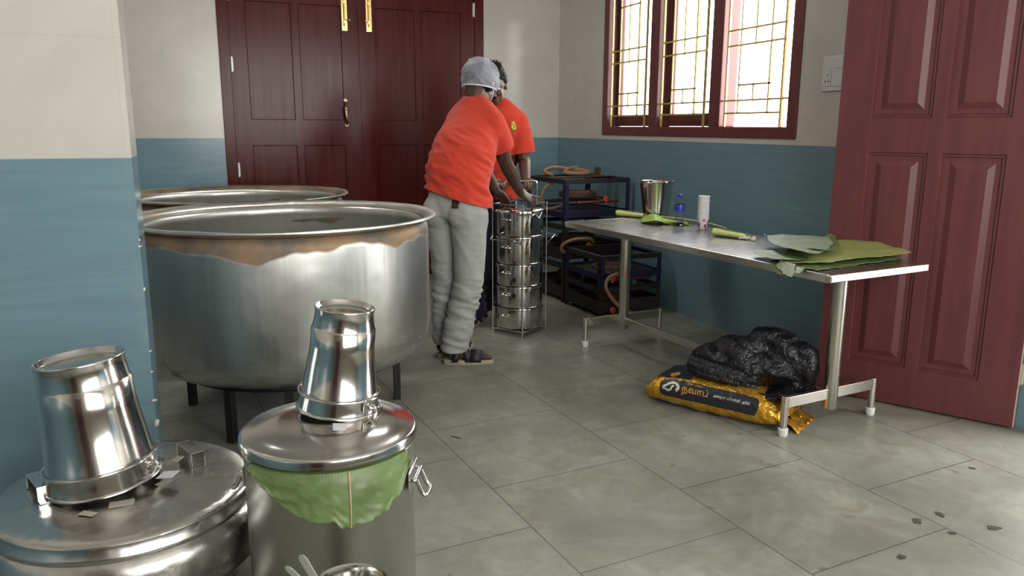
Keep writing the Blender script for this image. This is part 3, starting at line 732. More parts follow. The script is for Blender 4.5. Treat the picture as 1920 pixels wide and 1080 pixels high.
def over(p, e):   # droops over the near long edge
    q = edgex(p); d = max(0.0, -TW-0.006-q.x); return -d*0.45
# far-lying bright-green undermost sheet, hanging a little over the edge
leaf_sheet('banana_leaf', [(2.277, 2.70), (2.225, 2.58), (2.255, 2.50), (2.32, 2.52), (2.33, 2.47), (2.456, 2.50), (2.654, 2.53), (2.911, 2.565), (2.90, 2.70), (2.846, 2.78), (2.661, 2.80), (2.425, 2.80)], ZT, M_BL,
           'bright green wavy-edged banana leaf, lowest of the pile at the table end', lambda p, e: over(p, e)+0.007*e*abs(noise.noise(p*14)), jag=0.02)
leaf_sheet('banana_leaf', [(2.225, 2.50), (2.26, 2.525), (2.31, 2.58), (2.33, 2.66), (2.26, 2.64), (2.235, 2.57)], ZT+0.010, M_BLG,
           'narrow pointed leaf tip hanging over the table edge', lambda p, e: over(p, e)*1.1+0.002)
leaf_sheet('banana_leaf', [(2.285, 2.655), (2.343, 2.60), (2.452, 2.535), (2.62, 2.55), (2.775, 2.545), (2.93, 2.545), (2.985, 2.663), (3.03, 2.86), (3.06, 2.95), (2.95, 2.96), (2.83, 2.95), (2.70, 2.95), (2.50, 2.86)], ZT+0.014, M_BLO,
           'broad flat olive-yellow banana leaf at the table corner', lambda p, e: 0.022*max(0, sin((p.x-2.4)*3.2))*e+0.004*noise.noise(p*8))
leaf_sheet('banana_leaf', [(2.26, 2.66), (2.36, 2.60), (2.42, 2.61), (2.46, 2.70), (2.42, 2.86), (2.35, 2.90), (2.28, 2.80)], ZT+0.020, M_BLD,
           'dark green curled leaf edge between the grey leaf and the olive leaf', lambda p, e: 0.008*e)
leaf_sheet('banana_leaf', [(2.84, 2.99), (2.96, 3.06), (2.89, 2.96), (2.80, 2.84), (2.686, 2.727), (2.537, 2.635), (2.47, 2.63), (2.48, 2.70), (2.60, 2.84)], ZT+0.036, M_BL,
           'mid green leaf curling up beside the grey leaf on the pile', lambda p, e: 0.018*e*e+0.004*noise.noise(p*10))
leaf_sheet('banana_leaf', [(2.60, 3.12), (2.70, 3.12), (2.80, 3.04), (2.83, 2.95), (2.74, 2.82), (2.61, 2.71), (2.46, 2.60), (2.39, 2.56), (2.385, 2.65), (2.39, 2.73), (2.43, 2.85), (2.52, 3.01)], ZT+0.042, M_BLG,
           'greyish green banana leaf lying topmost on the pile', lambda p, e: 0.016*e*(0.5+noise.noise(p*4+Vector((3, 1, 0))))+0.004*noise.noise(p*16), jag=0.006)

def rolled(name, p0, p1, r0_, r1_, label, m, turns=1.7, group='small banana leaf pieces on the table'):
    p0, p1 = Vector(p0), Vector(p1); d = (p1-p0); L = d.length; a = atan2(d.y, d.x)
    bm = B(); uv = bm.loops.layers.uv.new('UVMap'); g = []
    nu, nv = 24, 46
    for i in range(nu+1):
        u = i/nu; row = []
        R = r0_+(r1_-r0_)*u
        for j in range(nv+1):
            t_ = j/nv*turns*2*pi; rr = R*(1-0.25*j/nv)*(1+0.07*noise.noise((u*5, t_*0.7, r0_*99)))
            row.append(bm.verts.new((u*L+0.008*sin(t_*0.5+r0_*50), rr*sin(t_)*1.25, R*0.9+rr*cos(t_)*0.85)))
        g.append(row)
    for i in range(nu):
        for j in range(nv):
            f = bm.faces.new((g[i][j], g[i+1][j], g[i+1][j+1], g[i][j+1]))
            for l, (uu, vv) in zip(f.loops, ((i, j), (i+1, j), (i+1, j+1), (i, j+1))): l[uv].uv = (uu/nu, vv/nv)
    mz = min(v.co.z for v in bm.verts)
    for v in bm.verts: v.co.z -= mz
    o = mk(name, bm, m, loc=(p0.x, p0.y, ZT+0.0006)); o.rotation_euler = (0, 0, a)
    s = o.modifiers.new('s', 'SOLIDIFY'); s.thickness = 0.0008
    return tag(o, label, 'leaf', group)
rolled('rolled_leaf', (2.555, 4.545), (2.66, 4.38), 0.026, 0.018, 'pale yellow-green rolled leaf at the far end of the table', M_BLY)
rolled('rolled_leaf', (2.585, 3.52), (2.655, 3.335), 0.026, 0.017, 'pale yellow-green rolled leaf with white crumbs spilling from it', M_BLY)
leaf_sheet('folded_leaf', [(2.49, 4.13), (2.56, 4.26), (2.66, 4.36), (2.74, 4.36), (2.72, 4.22), (2.66, 4.08), (2.58, 4.02), (2.52, 4.02)], ZT, M_BLB,
           'bright lime green folded leaf in front of the steel bucket on the table', lambda p, e: 0.040*max(0, 1-abs((p-Vector((2.63, 4.22, 0))).dot(Vector((0.88, -0.47, 0))))/0.10)*(1-0.5*e), 'small banana leaf pieces on the table')
rolled('rolled_leaf', (2.60, 4.06), (2.70, 3.94), 0.022, 0.012, 'narrow green leaf twist beside the water bottle base', M_BLB)
bm = B(); P_ = spl([(2.70, 4.40, 0.013), (2.80, 4.18, 0.012), (2.84, 3.98, 0.010), (2.835, 3.83, 0.006), (2.82, 3.74, 0.004)], 8)
for q in P_: q.z += ZT-0.0
tube(bm, P_, [0.0065-0.003*i/len(P_) for i in range(len(P_))], 8)
for v in bm.verts: v.co -= Vector((2.70, 4.40, ZT))
tag(mk('pale_stalk', bm, simple('pale_stem', (0.50, 0.50, 0.24), 0.5, var=0.15), loc=(2.70, 4.40, ZT)), 'long thin pale stalk lying across the table behind bottle and cups', 'stalk')
M_CRUMB = simple('white_crumb', (0.74, 0.74, 0.66), 0.8, var=0.1)
random.seed(3)
cr_ = [(2.845, 3.43, .005), (2.81, 3.35, .007), (2.835, 3.34, .006)]+[(2.655+random.uniform(-.03, .045), 3.325+random.uniform(-.05, .05), random.uniform(.008, .013)) for _ in range(9)]
cbase = None
for i, (x, y, r) in enumerate(cr_):
    bm = B(); bmesh.ops.create_icosphere(bm, subdivisions=2, radius=r); displace(bm, lambda c: r*0.5*noise.noise(c*120+Vector((i, 0, 0))))
    for v in bm.verts: v.co.z *= 0.75
    mz = min(v.co.z for v in bm.verts)
    lab = 'single white crumb near the wall side of the table' if i < 3 else 'white crumb in the little heap beside the pale rolled leaf'
    tag(mk('crumb', bm, M_CRUMB, loc=(x, y, ZT-mz)), lab, 'crumb', 'single white crumbs' if i < 3 else 'crumbs heaped by the rolled leaf')

# bucket, bottle, cups on the table
e = empty('steel_bucket', (2.800, 4.475, ZT), 'tall polished steel bucket standing upright at the far end of the table', 'bucket')
bm = B(); lathe(bm, [(0, 0.004), (0.078, 0.004), (0.080, 0.0), (0.085, 0.002), (0.083, 0.012), (0.110, 0.215), (0.113, 0.222), (0.116, 0.226), (0.114, 0.231), (0.110, 0.228), (0.107, 0.215), (0.080, 0.014), (0, 0.008)], 72)
mk('bucket_wall', bm, M_SS, e)
for a in (radians(-160), radians(20)):
    R = Matrix.Rotation(a, 4, 'Z'); bm = B(); box(bm, 0.108, 0.1145, -0.016, 0.016, 0.190, 0.222, R)
    for y in (-0.009, 0.009): ell(bm, R @ Vector((0.1145, y, 0.205)), .004, .004, .004, seg=10, rings=6)
    mk('handle_lug', bm, M_SS, e, bevel=0.001)
bm = B(); tube(bm, [(cos(radians(20)+pi*k/28)*0.119*1.0, sin(radians(20)+pi*k/28)*0.119, 0.222-0.012*sin(pi*k/28)) for k in range(29)], 0.0035, 8)
mk('bail_handle', bm, M_SS, e)
for k, (x, y) in enumerate(((-0.05, 0.0), (-0.015, -0.012), (0.02, -0.02))):
    pass
t = NT('clear_plastic'); t.p(Base_Color=(0.96, 0.98, 1.0), Roughness=0.06, Transmission_Weight=1.0, IOR=1.15, Specular_IOR_Level=0.6); M_CLEAR = t.m
M_BLUEP = simple('blue_plastic', (0.02, 0.05, 0.42), 0.3)
t = NT('blue_label'); v = t.obj(); s = t.sep(v)
sw = t.math('SINE', t.math('ADD', t.math('MULTIPLY', s[2], 60.0), t.math('MULTIPLY', t.math('ARCTAN2', s[1], s[0]), 1.0)))
t.p(Base_Color=t.mix(t.ramp(sw, (0.55, 0.0), (0.65, 1.0)), (0.03, 0.05, 0.40), (0.22, 0.26, 0.62)), Roughness=0.35); M_BLAB = t.m
e = empty('water_bottle', (2.640, 3.953, ZT), 'small clear plastic water bottle with blue cap and blue label on the table', 'bottle')
bm = B(); lathe(bm, [(0, 0.006), (0.020, 0.0), (0.027, 0.002), (0.0305, 0.010), (0.0305, 0.045), (0.0290, 0.052), (0.0305, 0.060), (0.0305, 0.095), (0.0300, 0.128), (0.027, 0.140), (0.017, 0.158), (0.0125, 0.166), (0.0125, 0.178),
                 (0.0115, 0.178), (0.0115, 0.166), (0.026, 0.139), (0.0292, 0.127), (0.0295, 0.011), (0.02, 0.004), (0, 0.009)], 40)
mk('bottle_body', bm, M_CLEAR, e)
bm = B(); lathe(bm, [(0, 0.172), (0.0135, 0.172), (0.0150, 0.174), (0.0150, 0.189), (0.0138, 0.1915), (0, 0.192)], 36); mk('cap', bm, M_BLUEP, e)
bm = B(); lathe(bm, [(0.0310, 0.090), (0.0313, 0.091), (0.0311, 0.128), (0.0305, 0.130), (0.0303, 0.128), (0.0306, 0.091)], 40, close=True); mk('label_sleeve', bm, M_BLAB, e)
# stack of paper cups, upside up, nested
M_CUP = simple('paper_cup_white', (0.76, 0.75, 0.75), 0.6, var=0.03)
t = NT('paper_cup_print'); v = t.obj(); s = t.sep(v); an = t.math('ARCTAN2', s[1], s[0])
vo = t.n('TexVoronoi', {'Vector': t.comb(t.math('MULTIPLY', an, 1.1), t.math('MULTIPLY', s[2], 30.0), 0.0), 'Scale': 1.0})
msk = t.math('LESS_THAN', vo.outputs[0], 0.42); rc = t.sep(vo.outputs[1])[0]
pc = t.mix(t.math('GREATER_THAN', rc, 0.5), (0.60, 0.22, 0.34), (0.16, 0.08, 0.13))
t.p(Base_Color=t.mix(msk, (0.76, 0.75, 0.76), pc), Roughness=0.6); M_CUPP = t.m
cup0 = None
def cup(z, m, up=True):
    bm = B(); lathe(bm, [(0, 0.004), (0.0225, 0.004), (0.0235, 0.0), (0.0245, 0.001), (0.0310, 0.058), (0.0330, 0.0595), (0.0335, 0.0615), (0.0325, 0.0632), (0.0305, 0.062), (0.0235, 0.006), (0, 0.006)], 40)
    return bm
for k in range(17):
    z = ZT+k*0.0081
    if k < 2:
        o = mk('paper_cup', cup(0, 0), M_CUPP if k == 0 else M_CUP, loc=(2.685, 3.778, z)); src = o
    else: o = src.copy(); COL.objects.link(o); o.location = (2.685+0.0006*sin(k*2.1), 3.778+0.0006*cos(k*1.7), z)
    lab = {0: 'bottom paper cup of the nested stack, printed with pink and dark figures', 16: 'topmost white paper cup of the nested stack on the table'}.get(k, 'white paper cup nested in the middle of the stack')
    o.rotation_euler = (0, 0, 0.4 if k == 0 else k*1.3)
    tag(o, lab, 'cup', 'white cups nested mid-stack' if 0 < k < 16 else 'paper cups in the stack')

# ------------------------------------------------------------------ rice bag on the floor
bagA, bagB = Vector((1.970, 3.205, 0)), Vector((2.318, 2.615, 0))
bdir = (bagB-bagA).normalized(); bag_ang = atan2(bdir.y, bdir.x); BL, BWd, BHt = 0.69, 0.34, 0.165
bagc = (bagA+bagB)/2+Vector((-bdir.y, bdir.x, 0))*(BWd/2)
def bagS(u, ph, off=0.0):
    """u 0..1 along, ph angle (0 = far side, 90 top, 180 near side)"""
    x = (u-0.5)*BL; e_ = abs(2*u-1)
    prof = max(0.0, 1-e_**4.5)**0.45
    wd = BWd/2*(0.80+0.20*prof); ht = BHt/2*max(0.06, prof)
    c, s_ = cos(ph), sin(ph)
    yy = wd*math.copysign(abs(c)**0.6, c); zz = ht*math.copysign(abs(s_)**0.72, s_)
    n_ = Vector((0.0, c*ht*1.2, s_*wd*0.8)).normalized()
    zz += (BHt/2)*(0.55+0.45*prof)
    cr2 = 0.006*noise.noise((x*16, yy*10, zz*14))+0.010*e_**3*noise.noise((x*50, yy*34, zz*30))+0.0025*noise.noise((x*60, yy*60, zz*60))
    p = Vector((x+0.01*e_*noise.noise((yy*20, zz*20, 5)), yy, zz))+n_*(cr2+off)
    p.z = max(0.001+max(0, off), p.z); return p
def m_foil(name, c, rough=0.28, metal=0.75):
    t = NT(name); v = t.obj(); n = t.n('TexVoronoi', {'Vector': v, 'Scale': 26.0}, feature='F1').outputs[0]
    t.p(Base_Color=t.mix(t.noise(v, 12, 4), tuple(q*0.75 for q in c), c), Roughness=rough, Metallic=metal)
    t.bump(t.math('ADD', t.noise(v, 30, 3, 0.6, 0.6), t.math('MULTIPLY', n, 0.5)), 0.8, 0.012)
    return t.m
M_GF = m_foil('gold_foil', (0.80, 0.42, 0.045)); M_SF = m_foil('silver_foil', (0.62, 0.62, 0.60), 0.3); M_BF = simple('black_print', (0.018, 0.018, 0.026), 0.30, 0.0, bump=0.15, bs=25)
M_TXT = simple('orange_print', (0.72, 0.36, 0.05), 0.4); M_TXW = simple('white_print', (0.62, 0.60, 0.56), 0.4)
M_CREAM = simple('cream_print', (0.70, 0.66, 0.52), 0.35, 0.3)
bag = empty('rice_bag', (bagc.x, bagc.y, 0), 'gold and black foil rice bag lying on the floor under the table', 'bag', rz=bag_ang)
def bag_patch(u0, u1, p0, p1, off, nu, nv, curve=None):
    bm = B(); g = []
    for i in range(nu+1):
        row = []
        for j in range(nv+1):
            u = u0+(u1-u0)*i/nu; ph = p0+(p1-p0)*j/nv
            if curve: u, ph = curve(i/nu, j/nv, u, ph)
            row.append(bm.verts.new(bagS(u, ph, off)))
        g.append(row)
    for i in range(nu):
        for j in range(nv): bm.faces.new((g[i][j], g[i+1][j], g[i+1][j+1], g[i][j+1]))
    return bm
bm = bag_patch(0, 1, 0, 2*pi, 0, 120, 96)
bmesh.ops.remove_doubles(bm, verts=bm.verts, dist=0.0004)
bs_ = mk('sack', bm, [M_GF, M_SF, M_BF], bag, angle=70)
for p_ in bs_.data.polygons:
    c = p_.center; u = c.x/BL+0.5
    if u < 0.34 and c.y > -0.125 and c.z > 0.075 and u > 0.07: p_.material_index = 2
    elif 0.09 < u < 0.30 and c.y < -0.08 and c.z < 0.040: p_.material_index = 1
def rcurve(k=0.16):
    def f(a, b, u, ph):
        return u, ph
    return f
lab_u0, lab_u1, lab_p0, lab_p1 = 0.14, 0.86, radians(137), radians(186)
def rounded(a, b, u, ph):
    # pull the short ends in towards the middle to round the corners of the strip
    e_ = abs(2*b-1)**4*0.028; u2 = u+(e_ if a < 0.08 else (-e_ if a > 0.92 else 0))*(1-min(a, 1-a)/0.08); return u2, ph
bm = bag_patch(lab_u0, lab_u1, lab_p0, lab_p1, 0.0025, 100, 22, rounded)
lb = mk('label_strip', bm, M_BF, bag, angle=70); tag(lb, 'black label strip with gold lettering')
def wrap_text(txt, u0, u1, p_base, p_top, m, off=0.0042, name='lettering', par=None):
    cu_ = bpy.data.curves.new('t', 'FONT'); cu_.body = txt; cu_.resolution_u = 3; cu_.offset = 0.008
    o = bpy.data.objects.new('t', cu_); COL.objects.link(o)
    dg = bpy.context.evaluated_depsgraph_get(); me = bpy.data.meshes.new_from_object(o.evaluated_get(dg)); bpy.data.objects.remove(o)
    bm = bmesh.new(); bm.from_mesh(me); bpy.data.meshes.remove(me)
    bmesh.ops.triangulate(bm, faces=bm.faces)
    xs = [v.co.x for v in bm.verts]; ys = [v.co.y for v in bm.verts]
    if not xs: bm.free(); return
    x0, x1, y0, y1 = min(xs), max(xs), min(ys), max(ys)
    bmesh.ops.subdivide_edges(bm, edges=[e for e in bm.edges if e.calc_length() > 0.12], cuts=2)
    for v in bm.verts:
        u = u0+(u1-u0)*(v.co.x-x0)/(x1-x0); ph = p_base+(p_top-p_base)*(v.co.y-y0)/(y1-y0)
        v.co = bagS(u, ph, off)
    mk(name, bm, m, par, angle=70)
wrap_text('\u0ba8\u0bb5\u0bbe\u0baa\u0bcd', 0.315, 0.505, radians(179), radians(151), M_TXT, par=lb)
wrap_text('\u0bb8\u0bcd\u0bb0\u0bc0  \u0bb8\u0bbf\u0bb5', 0.345, 0.455, radians(148), radians(141), M_TXT, par=lb)
wrap_text('\u0b85\u0b95\u0bcd\u0bb7\u0baf\u0bbe  \u0baa\u0bca\u0ba9\u0bcd\u0ba9\u0bbf  \u0b85\u0bb0\u0bbf\u0b9a\u0bbf', 0.545, 0.80, radians(170), radians(157), M_TXW, par=lb)
# cream looped mark at the left end of the strip
def bag_ribbon(pts, wdt, m, name, par, off=0.0045, closed=False):
    P = [Vector((q[0]*BL, q[1], 0)) for q in pts]; P = spl(P, 5, closed)
    bm = B(); L_, R_ = [], []
    for i in range(len(P)):
        t_ = (P[min(i+1, len(P)-1)]-P[max(i-1, 0)]); t_ = Vector((t_.x, t_.y*0.10, 0)).normalized(); nn = Vector((-t_.y, t_.x, 0))
        a, b_ = P[i]+Vector((nn.x*wdt, nn.y*wdt/0.10, 0)), P[i]-Vector((nn.x*wdt, nn.y*wdt/0.10, 0))
        L_.append(bm.verts.new(bagS(a.x/BL, a.y, off))); R_.append(bm.verts.new(bagS(b_.x/BL, b_.y, off)))
    n_ = len(P)
    for i in range(n_ if closed else n_-1): bm.faces.new((L_[i], R_[i], R_[(i+1) % n_], L_[(i+1) % n_]))
    mk(name, bm, m, par, angle=70)
rd = radians
bag_ribbon([(0.165, rd(168)), (0.185, rd(163)), (0.205, rd(158)), (0.225, rd(152)), (0.255, rd(150)), (0.280, rd(156)), (0.285, rd(166)), (0.270, rd(172))], 0.007, M_CREAM, 'emblem', lb)
bag_ribbon([(0.165, rd(170)), (0.19, rd(172)), (0.215, rd(174)), (0.235, rd(170)), (0.240, rd(163)), (0.255, rd(159))], 0.005, M_CREAM, 'emblem', lb)
for rr_, w_ in ((0.030, 0.0016), (0.023, 0.0012), (0.013, 0.004)):
    bag_ribbon([(0.205+rr_*1.05*cos(t_*2*pi/16), rd(112)+rr_*6.4*sin(t_*2*pi/16)) for t_ in range(16)], w_, M_TXT, 'round_mark', bs_, 0.002, True)
# gathered ends: torn foil tufts
for x, s_, dn in ((0.315, 1, 2), (-0.318, -1, 1)):
    bm = B()
    for k in range(3):
        n1 = 9; rows = []
        for i in range(n1):
            u = i/(n1-1); wd_ = 0.020+0.035*u*(1 if s_ > 0 else 0.35)
            ln = (0.10 if s_ > 0 else 0.035)
            row = [bm.verts.new((x+s_*u*ln, -0.06+k*0.07+wd_*(j/4-0.5)*2+0.01*noise.noise((u*4, k, 0)), max(0.004, 0.062-0.055*u+0.014*noise.noise((u*5, j*0.9, k*3))))) for j in range(5)]
            rows.append(row)
        for A, Q in zip(rows, rows[1:]):
            for j in range(4): bm.faces.new((A[j], A[j+1], Q[j+1], Q[j]))
    o = mk('foil_tuft', bm, M_GF, bs_); so = o.modifiers.new('s', 'SOLIDIFY'); so.thickness = 0.0012

# ------------------------------------------------------------------ black plastic sheeting heaped on the rice bag
t = NT('black_polythene'); v = t.obj()
t.p(Base_Color=(0.007, 0.007, 0.009), Roughness=0.20, Specular_IOR_Level=0.35)
t.bump(t.math('ADD', t.noise(v, 9, 5, 0.55, 0.8), t.math('MULTIPLY', t.noise(t.scale(v, (1, 3, 1)), 22, 3, 0.5, 1.2), 0.4)), 0.7, 0.03); M_POLY = t.m
pl = empty('plastic_sheeting', (2.42, 2.90, 0), 'crumpled heap of glossy black plastic sheeting dumped on the rice bag', 'plastic sheet')
bm = B()
def lump(c, r, rot=0, tilt=0):
    ell(bm, Vector(c)-Vector((2.42, 2.90, 0)), *r, M=(Matrix.Rotation(rot, 3, 'Z') @ Matrix.Rotation(tilt, 3, 'Y')), seg=28, rings=18)
A_ = bag_ang
lump((2.40, 2.92, 0.245), (0.21, 0.12, 0.125), A_, 0.15); lump((2.475, 2.86, 0.315), (0.135, 0.09, 0.115), A_, 0.25)
lump((2.30, 3.04, 0.235), (0.14, 0.10, 0.085), A_, 0.0); lump((2.535, 2.76, 0.22), (0.095, 0.065, 0.165), A_, 0.2); lump((2.515, 2.775, 0.16), (0.10, 0.06, 0.11), A_, 0.3)
def ridge(p, s):
    a = noise.noise(Vector(p)*s); return 1-abs(a)*2
bm = baked(bm, 0.009, 6)
displace(bm, lambda c: 0.026*ridge(c+Vector((1, 2, 3)), 6.0)*0.8+0.007*ridge(c, 13)+0.002*fbm(c, 30)-0.018)
bmesh.ops.smooth_vert(bm, verts=bm.verts, factor=0.4, use_axis_x=True, use_axis_y=True, use_axis_z=True)
for v in bm.verts: v.co.z = max(0.004, v.co.z)
mk('heap', bm, M_POLY, pl, angle=60)
# flat folded sheets draped on the bag, in front
def sheet(z, ext, seed, rot=0.0, off=(0, 0), w_=0.30, d_=0.20, nm='folded_layer', droop=0.0):
    bm = B(); nx, ny = 40, 28; g = []
    for i in range(nx+1):
        row = []
        for j in range(ny+1):
            u, v_ = i/nx*2-1, j/ny*2-1
            x = u*w_*(1-0.12*v_*v_+0.05*noise.noise((u*3, v_*2, seed))); y = v_*d_*(1-0.10*u*u+0.06*noise.noise((u*2, v_*2, seed+5)))
            zz = z+0.010*noise.noise((u*4, v_*3, seed+2))+0.004*noise.noise((u*12, v_*10, seed))-droop*max(0, -v_)**2-0.03*max(0, abs(u)-0.7)
            row.append(bm.verts.new((x, y, zz)))
        g.append(row)
    for i in range(nx):
        for j in range(ny): bm.faces.new((g[i][j], g[i+1][j], g[i+1][j+1], g[i][j+1]))
    bmesh.ops.transform(bm, matrix=Matrix.Translation((off[0]-2.42, off[1]-2.90, 0)) @ Matrix.Rotation(bag_ang+rot, 4, 'Z'), verts=bm.verts)
    o = mk(nm, bm, M_POLY, pl, angle=70); so = o.modifiers.new('s', 'SOLIDIFY'); so.thickness = 0.006
    return o
sheet(0.150, 1, 1, 0.05, (2.355, 2.86), 0.26, 0.115, droop=0.010)
sheet(0.158, 1, 4, -0.06, (2.38, 2.87), 0.24, 0.115, droop=0.006)
# rolled bundle at the left front
bm = B()
for k, (oy, oz, r) in enumerate(((0, 0.195, 0.040), (0.01, 0.215, 0.036), (-0.01, 0.178, 0.030))):
    P_ = spl([(-0.19, oy, oz+0.03), (-0.08, oy-0.012, oz+0.01), (0.04, oy, oz-0.005), (0.13, oy+0.01, oz-0.015)], 6)
    tube(bm, P_, [r*(0.75+0.25*sin(pi*i/(len(P_)-1))) for i in range(len(P_))], 20, flat=0.8)
displace(bm, lambda c: 0.006*ridge(Vector((c.x*0.25, c.y, c.z)), 22)+0.002*fbm(c, 30))
bmesh.ops.transform(bm, matrix=Matrix.Translation((2.268-2.42, 2.920-2.90, 0)) @ Matrix.Rotation(bag_ang+0.10, 4, 'Z'), verts=bm.verts)
mk('rolled_fold', bm, M_POLY, pl, angle=70)

# ------------------------------------------------------------------ stacked burner stands in the corner
M_NAVY = simple('navy_painted_iron', (0.016, 0.018, 0.055), 0.5, 0.3, var=0.3, bump=0.15)
M_SOOT = simple('sooty_iron', (0.022, 0.019, 0.018), 0.7, 0.3, var=0.3, bump=0.3)
M_RUST = simple('rusty_cast_iron', (0.10, 0.055, 0.035), 0.75, 0.3, var=0.4, vs=40, bump=0.3)
M_RED = simple('red_valve_knob', (0.62, 0.045, 0.025), 0.35)
M_RPIPE = simple('red_oxide_pipe', (0.15, 0.03, 0.025), 0.5, 0.2, var=0.2)
M_HOSE = simple('tan_rubber_hose', (0.30, 0.17, 0.10), 0.6, var=0.25, vs=50)
M_BRS = simple('dull_brass_valve', (0.45, 0.34, 0.18), 0.4, 0.9)
def burner_stand(loc, rz, S_, Hh, label, knob=(0.1, 0.0), hose=None, burner=True, legm=None):
    e = empty('burner_stand', loc, label, 'gas burner', 'stacked gas burner stands in the corner', rz=rz)
    h = S_/2; legm = legm or M_NAVY
    bm = B(); t_ = 0.035
    for s_ in (-1, 1):
        box(bm, -h, h, s_*h-(t_ if s_ > 0 else 0), s_*h+(t_ if s_ < 0 else 0), Hh-0.004, Hh); box(bm, s_*h-(t_ if s_ > 0 else 0), s_*h+(t_ if s_ < 0 else 0), -h+t_, h-t_, Hh-0.004, Hh)
        box(bm, -h, h, s_*h-0.0025, s_*h+0.0025, Hh-0.035, Hh-0.003); box(bm, s_*h-0.0025, s_*h+0.0025, -h+0.0026, h-0.0026, Hh-0.035, Hh-0.003)
    mk('top_frame', bm, M_SOOT, e, smooth=False)
    for a in (-1, 1):
        for b in (-1, 1):
            bm = B(); x0, x1 = (a*h-0.035*a, a*h) if a > 0 else (a*h, a*h+0.035); y0, y1 = (b*h-0.035, b*h) if b > 0 else (b*h, b*h+0.035)
            box(bm, x0, x1, b*h-0.003 if b > 0 else b*h, b*h if b > 0 else b*h+0.003, 0, Hh-0.036)
            box(bm, a*h-0.003 if a > 0 else a*h, a*h if a > 0 else a*h+0.003, y0, y1, 0, Hh-0.036)
            mk('leg', bm, legm, e, smooth=False)
    bm = B(); zb = 0.06; dp = 0.022 if legm is M_SOOT else 0.0  # skirts deepened on the sooty stands to darken the stack
    for s_ in (-1, 1):
        box(bm, -h, h, s_*h-0.003, s_*h+0.003, zb-dp, zb+0.045+dp); box(bm, s_*h-0.003, s_*h+0.003, -h, h, zb-dp, zb+0.045+dp)
    mk('lower_frame', bm, legm, e, smooth=False)
    bm = B(); box(bm, -h+0.004, h-0.004, -h+0.004, h-0.004, zb+0.030, zb+0.034); mk('dark_fill_sheet', bm, M_SOOT, e, smooth=False)  # dark sheet added to blacken the open gaps of the stack
    if burner:
        bm = B(); zc = Hh-0.17
        lathe(bm, [(0.02, zc), (0.09, zc), (0.10, zc+0.02), (0.10, zc+0.05), (0.085, zc+0.06), (0.075, zc+0.035), (0.05, zc+0.035), (0.045, zc+0.06), (0.02, zc+0.06)], 32, close=True)
        lathe(bm, [(0.125, zc+0.01), (0.15, zc+0.01), (0.155, zc+0.03), (0.15, zc+0.055), (0.125, zc+0.055), (0.12, zc+0.03)], 40, close=True)
        mk('burner_ring', bm, M_RUST, e)
        bm = B(); box(bm, -h+0.004, h-0.004, -0.016, 0.016, zc-0.03, zc-0.002); mk('support_bar', bm, M_SOOT, e, smooth=False)
        kx, kz = knob
        bm = B(); tube(bm, [(kx, -h+0.02, zc-0.012), (kx, -0.11, zc), (0.0, -0.09, zc+0.01)], 0.010, 10)
        tube(bm, [(-h*0.6, -h+0.025, zc-0.012), (h*0.7, -h+0.025, zc-0.012)], 0.011, 10); mk('gas_pipe', bm, M_RPIPE, e)
        bm = B(); tube(bm, [(kx, -h+0.025, zc-0.03), (kx, -h+0.025, zc+0.035)], 0.011, 12); ell(bm, (kx, -h+0.025, zc), .017, .017, .015); mk('valve', bm, M_BRS, e)
        bm = B(); R = Matrix.Translation((kx-0.03, -h-0.022, zc+0.01)) @ Matrix.Rotation(radians(78), 4, 'X')
        lathe(bm, [(0, -0.007), (0.019, -0.007), (0.024, -0.003), (0.024, 0.004), (0.018, 0.008), (0, 0.008)], 24); bmesh.ops.transform(bm, matrix=R, verts=bm.verts)
        tube(bm, [(kx-0.03, -h-0.02, zc+0.01), (kx, -h+0.02, zc)], 0.005, 8)
        mk('valve_knob', bm, M_RED, e)
    if hose:
        bm = B(); tube(bm, spl(hose, 8), 0.013, 12); mk('gas_hose', bm, M_HOSE, e)
    return e
ra = radians(6)
A0 = (2.835, 5.72)
h_ = 0.30
burner_stand((A0[0], A0[1], 0.0), ra, 0.60, 0.30, 'sooty burner stand at the bottom of the tall corner stack', (-0.12, 0), None, legm=M_SOOT)
burner_stand((A0[0], A0[1], 0.301), ra, 0.60, 0.30, 'dark burner stand in the middle of the tall corner stack', (-0.06, 0),
             [(-0.02, -0.28, 0.15), (-0.12, -0.37, 0.20), (-0.27, -0.40, 0.21), (-0.35, -0.36, 0.17), (-0.33, -0.33, 0.11), (-0.20, -0.315, 0.10)], legm=M_SOOT)
tp = burner_stand((A0[0], A0[1], 0.602), ra, 0.60, 0.355, 'navy legged burner stand topmost in the corner stack, hose coiled on top', (0.09, 0),
             [(-0.12, 0.02, 0.13), (-0.25, 0.06, 0.10), (-0.31, 0.05, 0.18), (-0.30, 0.0, 0.28), (-0.24, -0.02, 0.31)])
